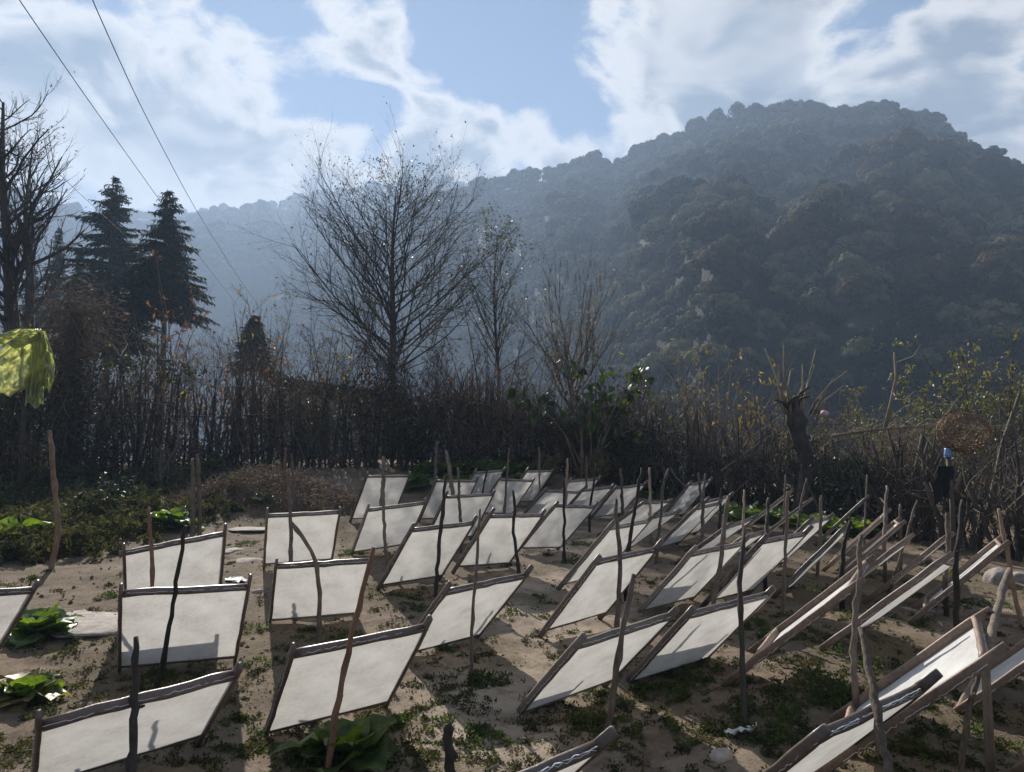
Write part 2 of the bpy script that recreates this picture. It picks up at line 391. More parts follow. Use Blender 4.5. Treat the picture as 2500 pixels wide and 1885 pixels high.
# ------------------------------------------------------------------ the ground
PW, PH = 0.70, 0.7919                       # the paper sheet, metres
FR = {  # paper frames: x, y of the lower edge's middle, heading, slope, roll (degrees), rise of the ground there
1:(-1.859,3.557,36.4,34.2,4.9,0.008),2:(-2.272,5.005,25.2,44.0,-1.7,-0.028),3:(-2.855,6.154,32.6,47.0,7.9,0.025),
4:(-3.840,4.836,48.2,38.3,-4.2,-0.014),5:(-2.358,7.995,21.5,42.9,1.3,0.050),6:(-1.687,6.236,20.9,39.9,0.1,-0.049),
7:(-1.056,4.311,31.4,42.8,3.3,-0.079),8:(-0.533,5.667,38.7,41.4,3.0,-0.077),9:(-1.011,7.422,39.1,44.8,1.6,0.011),
10:(-1.640,9.053,30.9,41.7,4.3,0.028),11:(-0.308,8.246,37.6,45.2,-2.1,0.016),12:(-2.202,11.398,37.5,53.4,-0.6,0.066),
13:(-1.166,11.832,31.7,48.6,-0.9,0.023),14:(-0.850,9.951,33.1,46.9,0.8,0.018),15:(-0.809,14.796,39.4,43.8,1.6,0.005),
16:(-0.287,12.650,36.6,45.6,-3.5,0.017),17:(0.183,14.526,42.4,47.9,-0.2,0.013),18:(0.471,12.286,31.3,35.0,-4.0,-0.007),
19:(0.397,9.591,41.2,43.5,-4.1,-0.017),20:(0.968,13.527,37.7,42.3,1.7,0.002),21:(1.005,12.155,41.6,40.8,2.2,-0.005),
22:(1.720,12.941,35.9,40.4,3.6,-0.015),23:(1.680,11.249,47.1,33.3,-1.3,-0.018),24:(2.933,13.010,46.5,46.8,2.5,-0.002),
25:(0.775,7.588,48.1,45.8,1.5,0.031),26:(1.455,9.637,53.3,35.6,0.4,-0.024),27:(2.245,10.246,50.6,42.9,2.2,-0.046),
28:(2.687,11.097,44.2,43.7,4.3,-0.039),29:(0.560,6.102,41.1,46.1,2.7,0.008),30:(1.490,6.840,36.3,43.3,2.8,-0.016),
31:(2.281,9.106,47.5,35.7,4.4,-0.022),32:(2.052,8.015,54.2,37.6,-0.5,-0.030),33:(2.125,6.969,38.6,45.3,1.6,0.047),
34:(3.178,8.808,47.8,44.1,0.8,-0.027),35:(0.368,4.691,32.5,40.7,5.7,-0.072),36:(1.124,5.159,30.4,42.1,4.3,-0.050),
37:(2.912,7.630,64.8,47.2,-8.6,-0.022),38:(4.625,10.689,63.8,45.0,-2.8,0.010),39:(4.075,9.116,59.5,44.4,0.5,-0.019),
40:(3.942,8.559,64.9,43.8,-1.1,-0.020),41:(3.356,7.422,63.3,41.2,-9.7,-0.030),42:(1.735,4.963,55.6,41.8,5.6,0.164),
43:(3.843,7.501,57.0,43.8,-5.4,-0.010),44:(2.709,5.663,55.0,41.9,-8.6,0.121),45:(3.766,6.575,58.9,44.5,-1.7,0.085),
46:(1.741,3.801,59.4,42.1,2.5,0.110),47:(1.190,3.475,31.8,44.0,4.8,-0.061),48:(2.963,4.730,48.3,43.9,4.2,-0.015),
49:(2.36,3.35,52,43,2.0,0.05),50:(3.95,5.15,55,43,0.0,0.03),51:(-0.33,2.80,38,42,3.0,-0.03),
52:(3.934,11.908,67.9,39.6,-3.9,0.006),53:(3.895,11.072,66.8,39.3,-3.7,-0.027)}
_fx = np.array([[v[0], v[1], v[5]] for v in FR.values()])
FENCE = np.array([(7.7, 6.0), (7.3, 8.2), (7.0, 9.7), (6.35, 11.4), (5.9, 14.0), (4.4, 15.8), (2.7, 17.4), (0, 18.0), (-3, 18.0), (-6, 17.6), (-8.8, 16.8), (-11.5, 15.4), (-14.2, 13.0)])
_fa = np.arctan2(FENCE[:, 0], FENCE[:, 1]); _fr = np.hypot(FENCE[:, 0], FENCE[:, 1])
_o = np.argsort(_fa)
def fence_r(a): return np.interp(a, _fa[_o], _fr[_o])
def garden(x, y):
    x = np.asarray(x, float); y = np.asarray(y, float)
    z = -0.02354*x + 0.04757*(y - 6.125)
    d2 = (x[..., None]-_fx[:, 0])**2 + (y[..., None]-_fx[:, 1])**2
    w = np.exp(-d2/(2*.55**2)); z = z + (w*_fx[:, 2]).sum(-1)/(w.sum(-1) + .35)
    bed = smoothstep(y, 14.6, 17.8)*(1-smoothstep(x, 1.0, 4.2))*(.50 - .016*np.abs(x))
    mound = .40*np.exp(-(((x+4.3)/1.3)**2 + ((y-12.4)/1.2)**2)) + .16*np.exp(-(((x+6.3)/1.9)**2 + ((y-11.0)/2.0)**2))
    return z + bed + mound
def soil_relief(x, y):
    return (fbm(x*1.7, y*1.7, 4, 3)-.47)*.055 + (fbm(x*8, y*8, 4, 11)-.46)*.040

CREST = [(350, 800), (500, 760), (650, 700), (800, 620), (900, 560), (1000, 505), (1100, 464), (1200, 432), (1300, 414), (1347, 397), (1453, 381), (1488, 403), (1564, 361), (1611, 338), (1688, 309), (1752, 285), (1805, 265), (1905, 256), (1988, 250), (2052, 259), (2176, 250), (2228, 276), (2299, 284), (2334, 326), (2405, 356), (2452, 381), (2487, 432), (2560, 470), (2800, 640)]
SPUR = [(1700, 1050), (1900, 930), (2050, 840), (2180, 770), (2300, 690), (2400, 600), (2500, 545), (2700, 480)]
RIDGES = [(520, [(-400, 560), (0, 540), (300, 520), (432, 508), (463, 494), (540, 508), (600, 511), (700, 512), (850, 500), (1000, 490), (1150, 520), (1400, 600)]),
          (600, [(-400, 430), (-100, 400), (80, 410), (170, 455), (300, 500), (423, 490), (517, 474), (575, 463), (638, 470), (700, 480), (780, 500), (1000, 520), (1300, 560)]),
          (680, [(-400, 470), (0, 470), (300, 480), (600, 470), (700, 455), (779, 438), (850, 425), (950, 408), (1050, 398), (1106, 405), (1157, 417), (1195, 428), (1300, 470), (1500, 500)])]
def tan_el(u, v):
    d = ray(u, v); return d[2]/math.hypot(d[0], d[1])
def prof(lst):
    a = np.array([azel(u, v)[0] for u, v in lst]); t = np.array([tan_el(u, v) for u, v in lst]); return a, t
_cr = prof(CREST); _spur = prof(SPUR); _rd = [(r, *prof(l)) for r, l in RIDGES]
_rcu = np.array([azel(u, 500)[0] for u in (950, 1200, 1500, 2000, 2500, 2800)]); _rcv = np.array([390., 370., 335., 300., 285., 290.])
def crest_r(a): return np.interp(a, _rcu, _rcv)
def terrain(x, y):
    x = np.asarray(x, float); y = np.asarray(y, float)
    r = np.hypot(x, y); a = np.arctan2(x, y)
    g = garden(x, y)
    rf = fence_r(np.clip(a, -.8, .85))
    left = 1 - smoothstep(a, -.30, -.05)
    zv = np.where(r < 60, np.interp(r, [20, 60], [0, -7]), np.interp(r, [60, 120, 260, 420, 3000], [-7, -30, -62, -70, -70]))
    zl = np.interp(r, [20, 45, 90, 160, 300, 3000], [.3, -1.0, -6, -28, -62, -70])
    zb = zv*(1-left) + zl*left
    far = zb
    # the wooded hill to the right, with gullies
    Rc = crest_r(a); Zc = CAMZ + np.interp(a, *_cr)*Rc - 7.5
    uu_ = CX + FPX*np.tan(np.clip(a, -1.3, 1.3)); r0_ = np.interp(uu_, [500, 900, 1300, 1750], [310, 240, 120, 60]); z0_ = np.interp(uu_, [900, 1500], [-60, -4])
    t = np.clip((r-r0_)/(Rc-r0_), 0, 1)
    gul = (fbm(a*14, r/60., 4, 21)-.47)*46*np.sin(np.pi*np.clip(t, 0, 1))
    hz = z0_ + (Zc-z0_)*t + gul
    hz = np.minimum(hz, CAMZ + np.interp(a, *_cr)*r*(.70 + .30*t) - 7.5)      # no spur hides the crest
    hz = np.where(r > Rc, Zc - (r-Rc)*.55, hz)
    wH = smoothstep(a, -.46, -.34)
    far = np.maximum(far, np.where(r > 80, -70 + (hz+70)*wH, -80))
    Zs = CAMZ + np.interp(a, *_spur)*160 - 5
    sp = Zs - np.abs(r-160)*np.where(r < 160, .75, .45)
    far = np.where((a > .2) & (r > 90), np.maximum(far, sp), far)
    for rr, ra, rt in _rd:
        Zr = CAMZ + np.interp(a, ra, rt)*rr - 20 + (fbm(a*60, a*0, 4, 5)-.47)*14
        rz = Zr - np.abs(r-rr)*np.where(r < rr, .75, .5) + (fbm(a*18, r/70., 3, 33)-.47)*26*smoothstep(np.abs(r-rr), 5, 90)
        far = np.where((r > 250) & (a > -1.2) & (a < .5), np.maximum(far, rz), far)
    front = np.abs(a) < 1.4
    k = smoothstep(r, rf+2.5, rf+22)
    z = g*(1-k) + far*k
    back = smoothstep(np.abs(a), 1.2, 1.6)
    return z*(1-back) + (garden(np.clip(x, -16, 12), np.clip(y, -4, 20)) - .0)*back

def grid_geo(X, Y, Z):
    n, m = X.shape; g = Geo()
    i, j = np.meshgrid(np.arange(n-1), np.arange(m-1), indexing='ij'); k = i*m + j
    return g.add(np.stack([X, Y, Z], -1).reshape(-1, 3), np.stack([k, k+1, k+m+1, k+m], -1).reshape(-1, 4))
# the tilled garden plot
xs = np.concatenate([np.arange(-16, -4.4, .16), np.arange(-4.4, 5.6, .055), np.arange(5.6, 11, .16)])
ys = np.concatenate([np.arange(-3, 1.8, .3), np.arange(1.8, 9, .055), np.arange(9, 16, .09), np.arange(16, 21.5, .2)])
X, Y = np.meshgrid(xs, ys, indexing='ij')
Zg = np.vstack([garden(X[i:i+60], Y[i:i+60]) for i in range(0, len(X), 60)]) + soil_relief(X, Y)
def G1(x, y):
    x = np.atleast_1d(np.asarray(x, float)); y = np.atleast_1d(np.asarray(y, float))
    return garden(x, y) + soil_relief(x, y)
def G(x, y): return float(G1(x, y)[0])
part('ground', grid_geo(X, Y, Zg), M['soil'], kind='structure', label='dry brown garden soil with trodden paths between the frames, sunlit strips painted in')
# the valley, the hill and the ridges
aa = np.concatenate([np.arange(-180, -48, 4), np.arange(-48, 48, .3), np.arange(48, 181, 4)])*math.pi/180
rr = np.concatenate([np.arange(0, 40, 1.5), np.arange(40, 140, 4), np.arange(140, 740, 6), np.arange(740, 960, 40)])
A, Rr = np.meshgrid(aa, rr, indexing='ij')
X, Y = np.sin(A)*Rr, np.cos(A)*Rr
Z = np.vstack([terrain(X[i:i+20], Y[i:i+20]) for i in range(0, len(X), 20)])
inside = (X > -15.6) & (X < 10.6) & (Y > -2.8) & (Y < 21.0)
Z = np.where(inside, Z - .35, Z)
part('terrain', grid_geo(X, Y, Z), M['terrain'], kind='structure', label='steep wooded valley sides and far ridges')

def ground_hit(u, v):
    d = ray(u, v); t = 1.0
    for _ in range(60):
        p = np.array([0, 0, CAMZ]) + d*t
        e = p[2] - float(garden(p[0:1], p[1:2])[0])
        t += e/max(-d[2] + .05, .03)*.6
        t = min(max(t, .8), 40)
    return np.array([0, 0, CAMZ]) + d*t

# ------------------------------------------------------------------ haze over the valley
def make_haze():
    g = Geo(); x0, x1, y0, y1, z0, z1 = -1000, 1000, -1000, 1000, -90, 296
    V = [(x, y, z) for z in (z0, z1) for x, y in ((x0, y0), (x1, y0), (x1, y1), (x0, y1))]
    g.add(V, [(0, 3, 2, 1), (4, 5, 6, 7), (0, 1, 5, 4), (1, 2, 6, 5), (2, 3, 7, 6), (3, 0, 4, 7)])
    m, T = new_mat('valley haze')
    pv = T.n('ShaderNodeVolumePrincipled')
    pv.inputs['Color'].default_value = (.40, .555, .80, 1); pv.inputs['Density'].default_value = 0.0014
    pv.inputs['Anisotropy'].default_value = .22
    o = T.n('ShaderNodeOutputMaterial'); T.t.links.new(pv.outputs[0], o.inputs['Volume'])
    part('haze', g, m, smooth=False, kind='stuff', label='pale blue sunlit haze filling the valley')
make_haze()

# ------------------------------------------------------------------ woodland on the hill and ridges
def crown_geo(seed, R0=4.6, lumps=13, per=85, flat=.8):
    r = np.random.default_rng(seed); g = Geo()
    C, rad = [], []
    for k in range(lumps):
        th = r.uniform(0, 2*np.pi); q = math.sqrt(r.uniform(0, 1))*R0*.68; h = (1-(q/R0)**2)*R0*flat*r.uniform(.35, 1.0)
        C.append((q*math.cos(th), q*math.sin(th), h + 4.2)); rad.append(R0*r.uniform(.26, .44))
    C = np.array(C); rad = np.array(rad)
    k = np.repeat(np.arange(lumps), per); n = len(k)
    d = unit(r.normal(size=(n, 3))); d[:, 2] = np.abs(d[:, 2])*.9 - .25; d = unit(d)
    P = C[k] + d*rad[k][:, None]*r.uniform(.78, 1.06, (n, 1))
    N = unit(d + r.normal(size=(n, 3))*.16)
    D = unit(np.cross(N, r.normal(size=(n, 3))))
    s = R0*r.uniform(.13, .24, n)
    g.leaves(P - D*s[:, None]*.5, D, N, s*1.1, s*1.0, .12, .15)
    for j in range(3):
        a = r.uniform(0, 6.28); g.tube([(0, 0, -3), (.2*math.cos(a), .2*math.sin(a), 2.5), tuple(C[j])], [.28, .22, .08], 5)
    return g
crown_col = bpy.data.collections.new('forest crowns')
crown_me = []
for i in range(6):
    me = mesh_of('crown', crown_geo(100+i, 4.3 + .35*i, 11+i, 80, .7+.1*(i % 3)), M['crown'] if i < 5 else M['crown_brown'], False)
    crown_me.append(me)
    o = bpy.data.objects.new('crown_source', me); crown_col.objects.link(o)

def scatter(name, P, scale, label):
    me = bpy.data.meshes.new(name); me.from_pydata([tuple(p) for p in P], [], [])
    at_ = me.attributes.new('sc', 'FLOAT', 'POINT'); at_.data.foreach_set('value', np.asarray(scale, float))
    at2 = me.attributes.new('rz', 'FLOAT', 'POINT'); at2.data.foreach_set('value', rng.uniform(0, 6.28, len(P)))
    at3 = me.attributes.new('ix', 'INT', 'POINT'); at3.data.foreach_set('value', rng.choice(6, len(P), p=[.19, .19, .19, .19, .17, .07]).astype(np.int32))
    o = obj(name, me, kind='stuff', label=label)
    ng = bpy.data.node_groups.new(name, 'GeometryNodeTree')
    ng.interface.new_socket('Geometry', in_out='INPUT', socket_type='NodeSocketGeometry')
    ng.interface.new_socket('Geometry', in_out='OUTPUT', socket_type='NodeSocketGeometry')
    N = ng.nodes; L = ng.links
    gi = N.new('NodeGroupInput'); go = N.new('NodeGroupOutput')
    ci = N.new('GeometryNodeCollectionInfo'); ci.inputs['Collection'].default_value = crown_col; ci.inputs['Separate Children'].default_value = True
    ip = N.new('GeometryNodeInstanceOnPoints'); ip.inputs['Pick Instance'].default_value = True
    def attr(nm, ty):
        a = N.new('GeometryNodeInputNamedAttribute'); a.data_type = ty; a.inputs['Name'].default_value = nm; return a.outputs[0]
    cx = N.new('ShaderNodeCombineXYZ'); L.new(attr('rz', 'FLOAT'), cx.inputs[2])
    L.new(gi.outputs[0], ip.inputs['Points']); L.new(ci.outputs[0], ip.inputs['Instance'])
    L.new(attr('ix', 'INT'), ip.inputs['Instance Index']); L.new(cx.outputs[0], ip.inputs['Rotation']); L.new(attr('sc', 'FLOAT'), ip.inputs['Scale'])
    L.new(ip.outputs[0], go.inputs[0])
    o.modifiers.new('scatter', 'NODES').node_group = ng
    return o
def wood_points(n, u0, u1, r_of, jit=0):
    a0, a1 = azel(u0, 600)[0], azel(u1, 600)[0]
    a = rng.uniform(a0, a1, n); r = r_of(a, rng.uniform(0, 1, n))
    x, y = np.sin(a)*r, np.cos(a)*r
    return np.stack([x, y, terrain(x, y)], -1)
Pw = wood_points(4300, 560, 2680, lambda a, q: np.sqrt(95**2 + q*((crest_r(a)+6)**2 - 95**2)))
Pw[:, 2] -= 1.6
scatter('hill_forest', Pw, rng.uniform(.38, .80, len(Pw))*np.where(rng.uniform(0, 1, len(Pw)) < .16, 1.55, 1.05)*np.interp(np.hypot(Pw[:, 0], Pw[:, 1]), [90, 170, 255, 275], [.6, 1.0, 1.0, .75]), 'dark evergreen forest covering the steep hill')
Pn = wood_points(2300, 560, 2680, lambda a, q: np.sqrt(70**2 + q*(205**2 - 70**2)))
Pn[:, 2] -= 2.2
scatter('slope_forest', Pn, rng.uniform(.28, .62, len(Pn)), 'dense undergrowth and small trees on the lower slope')
Pr = [wood_points(420, 700, 2700, lambda a, q: crest_r(a) + 8*(q-.6))]
scatter('hilltop_forest', Pr[0], rng.uniform(.45, 1.0, len(Pr[0])), 'uneven line of trees along the hill crest')
Pl = np.vstack([wood_points(900, -250, 1250, lambda a, q, r0=r0: r0 - 60*q**2) for r0 in (520, 600, 680)] + [wood_points(900, -300, 1150, lambda a, q: 150 + 260*q)])
scatter('ridge_forest', Pl, rng.uniform(.45, 1.0, len(Pl)), 'hazy trees on the far ridges across the valley')

# ------------------------------------------------------------------ paper drying frames
FRAME_LABEL = {
1: 'paper drying frame cut off by the bottom left corner, on a black stake',
2: 'paper frame behind the corner frame, grey shadow band along its lower edge',
3: 'paper frame with two sticks crossing it, beside the leafy green plant',
4: 'paper frame cut off by the left edge of the picture',
5: 'small upright paper frame beyond the kinked stick, lower left hidden post',
6: 'paper frame held by the sharply kinked stick',
7: 'large foreground paper frame leaning on the long reddish pole over the cabbage plant',
8: 'paper frame on a thin straight pole, partly behind the large foreground frame',
9: 'paper frame in the middle of the left half, on a straight black stick',
10: 'paper frame just behind and left of the one on the straight black stick',
11: 'paper frame with a wavy black stick, grey shadow along its lower edge',
12: 'farthest paper frame on the left, next to the brown mound',
13: 'far paper frame with a thick pale stick, in front of the greens bed',
14: 'paper frame behind the straight black stick, shadow block at its corner',
15: 'small paper frame by the greens bed with a thin dark stick',
16: 'far paper frame with its bar sloping down to the right, thin tall stick',
17: 'small paper frame in front of the round yellow bush',
18: 'paper frame with a pale stick, bar sloping down, right of the centre',
19: 'paper frame with a straight dark pole at its right end, dark corner shadow',
20: 'small far paper frame under the yellow shrubs at the hedge',
21: 'paper frame right behind the dark-cornered one, leaning dark stick before it',
22: 'far paper frame with a brown straight stick and a grey shadow patch',
23: 'smallest low paper frame with a pale stick, framed by two crossing rails',
24: 'far paper frame with two sticks at its top, before the black hedge',
25: 'tall paper frame with a bent stick and a leaning one over its bar',
26: 'paper frame between the bent stick and the wavy stick, mostly hidden',
27: 'paper frame with a grey shadow wedge, beside the leaning thin stick',
28: 'paper frame tucked behind the wedge-shadowed one near the green bed',
29: 'paper frame with a clear sheet, bent stick crossing its right side',
30: 'paper frame with one long slanting stick shadow across its sheet',
31: 'paper frame whose bar is seen behind the slanting-shadow frame',
32: 'paper frame mostly hidden behind the thick dark pole',
33: 'paper frame right of the thick dark pole, two rails meeting at its top',
34: 'paper frame whose right corner sticks out behind a slim pole',
35: 'foreground paper frame with a brown forked-foot pole leaning across it',
36: 'foreground paper frame with a thick straight dark pole and a short shadow streak',
37: 'edge-on paper frame with a crooked dark stick at its upper end',
38: 'far edge-on paper frame reaching up toward the black hedge',
39: 'far edge-on paper frame in the paired rails left of the black trunk',
40: 'edge-on warm brown frame right beside the paired rails',
41: 'edge-on paper frame ending at the leaning thin stick',
42: 'large reddish box frame lying open to view, weedy patch below it',
43: 'edge-on paper frame in front of the wide black trunk row',
44: 'long edge-on paper frame with white stitching, ending at a dark pole',
45: 'box frame with visible inner boards, near the grey boulder',
46: 'large foreground box frame showing its red brown boards and white sheet',
47: 'dark wet foreground frame with thick white cord, lower right',
48: 'box frame at the right edge, crossed by a slanted grey pole',
49: 'plain board of a frame cut off by the bottom right corner',
50: 'frame corner just entering at the right edge of the picture',
51: 'frame corner with frayed white cord at the middle of the bottom edge',
52: 'thin far edge-on frame by the green bed, upper one of two',
53: 'thin far edge-on frame by the green bed, lower one of two'}
WARM = {39, 40, 42, 45, 46, 48, 49, 50, 41, 43, 44, 52, 53}
FRAME_POSE = {}
def frame_axes(k):
    x, y, psi, th, roll, dz = FR[k]; psi, th, roll = R(psi), R(th), R(roll)
    s = np.array([math.cos(psi)*math.cos(roll), math.sin(psi)*math.cos(roll), math.sin(roll)])
    nh = np.array([-math.sin(psi), math.cos(psi), 0])
    t = -nh*math.cos(th) + np.array([0, 0, math.sin(th)])
    t = t - t.dot(s)*s; t /= np.linalg.norm(t)
    n = np.cross(s, t)                          # towards the sun: the side the sheet was formed on
    if n.dot(nh) < 0: n = -n
    z0 = -0.02354*x + 0.04757*(y-6.125) + .07 + dz
    return np.array([x, y, z0]), s, t, n
def board(g, p0, p1, wdir, ndir, w, d, seed, knob=0):
    """a rounded, slightly uneven board from p0 to p1"""
    r = np.random.default_rng(seed); n = 9
    ts = np.linspace(0, 1, n); P = p0[None] + (p1-p0)[None]*ts[:, None]
    P = P + wdir[None]*(r.normal(0, .0016, (n, 1))) + ndir[None]*(r.normal(0, .002, (n, 1)))
    sec = np.array([(-.5, -.32), (-.34, -.5), (.34, -.5), (.5, -.32), (.5, .32), (.34, .5), (-.34, .5), (-.5, .32)])
    V = []
    for i in range(n):
        sw = w*(1 + r.normal(0, .03)); sd = d*(1 + r.normal(0, .03))
        if i == n-1 and knob: sw *= .86; sd *= .8
        V.append(P[i][None] + sec[:, :1]*sw*wdir[None] + sec[:, 1:]*sd*ndir[None])
    V = np.vstack(V); m = 8
    i = np.arange(n-1)[:, None]*m; j = np.arange(m)[None]; k = (j+1) % m
    Q = np.stack([i+j, i+k, i+m+k, i+m+j], -1).reshape(-1, 4)
    V = np.vstack([V, P[0], P[-1]])
    T = [[n*m, (q+1) % m, q] for q in range(m)] + [[n*m+1, (n-1)*m+q, (n-1)*m+(q+1) % m] for q in range(m)]
    g.add(V, Q, T)
def stitch(g, p0, p1, a, b, amp, step, seed, rad=.0021):
    """cord lacing that zigzags over an edge: a = across, b = out of the face"""
    r = np.random.default_rng(seed); L = np.linalg.norm(p1-p0); n = max(int(L/step), 4)
    P = []
    for i in range(n+1):
        q = p0 + (p1-p0)*(i/n)
        P.append(q + a*amp*(1 if i % 2 else -1)*r.uniform(-.3, 1.2) + b*r.uniform(-.003, .002) + (p1-p0)/L*r.normal(0, step*.3))
    g.tube(np.array(P), rad*r.uniform(.85, 1.15, len(P)), 4, False)
BT, BD = .022, .047                             # board thickness and depth
def build_frame(k):
    B, s, t, n = frame_axes(k); r = np.random.default_rng(500+k)
    wm = M['wood_warm'] if k in WARM else (M['wood_grey'] if k % 5 == 0 else M['wood_dark'])
    root = thing('paper_frame', FRAME_LABEL[k], 'drying frame', B, 'paper drying frames set out in the garden')
    mid = n*(BD/2 - .006)                       # board centre line above the sheet
    tips = []
    for sd in (-1, 1):
        e = s*sd*(PW/2 + BT/2)
        # the foot reaches the soil
        lo = 0.0
        for _ in range(40):
            p = B + e - t*lo + mid
            if p[2] - BD*.4 < G(p[0], p[1]) - .012: break
            lo += .01
        hi = PH + r.uniform(.085, .135)
        g = Geo(); board(g, e - t*lo + mid, e + t*hi + mid, s, n, BT*r.uniform(.9, 1.25), BD, 10*k+sd, 1)
        rail = part('side_rail', g, wm, root)
        c = Geo(); out = s*sd*(BT/2 + .0015)
        stitch(c, e + out + t*.0 + n*.004, e + out + t*(PH+.01) + n*.004, n, s*sd, .0055, .022, 33*k+sd, .0017)
        part('lacing_cord', c, M['cord'], rail)
        tips.append(B + e + t*hi + mid)
    ext = BT*.5
    for nm, tt in (('top_bar', PH + BT/2), ('bottom_bar', -BT/2)):
        g = Geo(); ov = r.uniform(0, .05) if nm == 'top_bar' and k in (3, 7, 10, 12) else 0
        board(g, -s*(PW/2 + ov - .001) + t*tt + mid, s*(PW/2 - .001) + t*tt + mid, t, n, BT*1.15, BD*.94, 70*k+len(nm))
        bar = part(nm, g, wm, root)
        if nm == 'top_bar': topbar = bar
    c = Geo()
    stitch(c, -s*PW*.49 + t*(PH+BT*1.12) + n*.006, s*PW*.49 + t*(PH+BT*1.12) + n*.006, n, t, .004, .021, 91*k, .0016)
    if k in (47, 51): stitch(c, -s*PW*.49 + t*(PH+BT*1.16) + n*.012, s*PW*.49 + t*(PH+BT*1.16) + n*.012, n, t, .0028, .020, 92*k, .0030)
    part('lacing_cord', c, M['cord'], topbar)
    # the sheet, slightly slack
    m = 12; uu, vv = np.meshgrid(np.linspace(-1, 1, m), np.linspace(0, 1, m), indexing='ij')
    sag = -.006*(1-uu**2)*(4*vv*(1-vv)) + (fbm(uu*3+k, vv*3, 3, k)-.47)*.005*(1-uu**2)
    P = uu[..., None]*s*PW/2 + vv[..., None]*t*PH + sag[..., None]*n
    me = mesh_of('paper_sheet', grid_geo(P[..., 0], P[..., 1], P[..., 2]), M['paper'])
    obj('paper_sheet', me, root)
    FRAME_POSE[k] = (B, s, t, n)
for k in FR: build_frame(k)

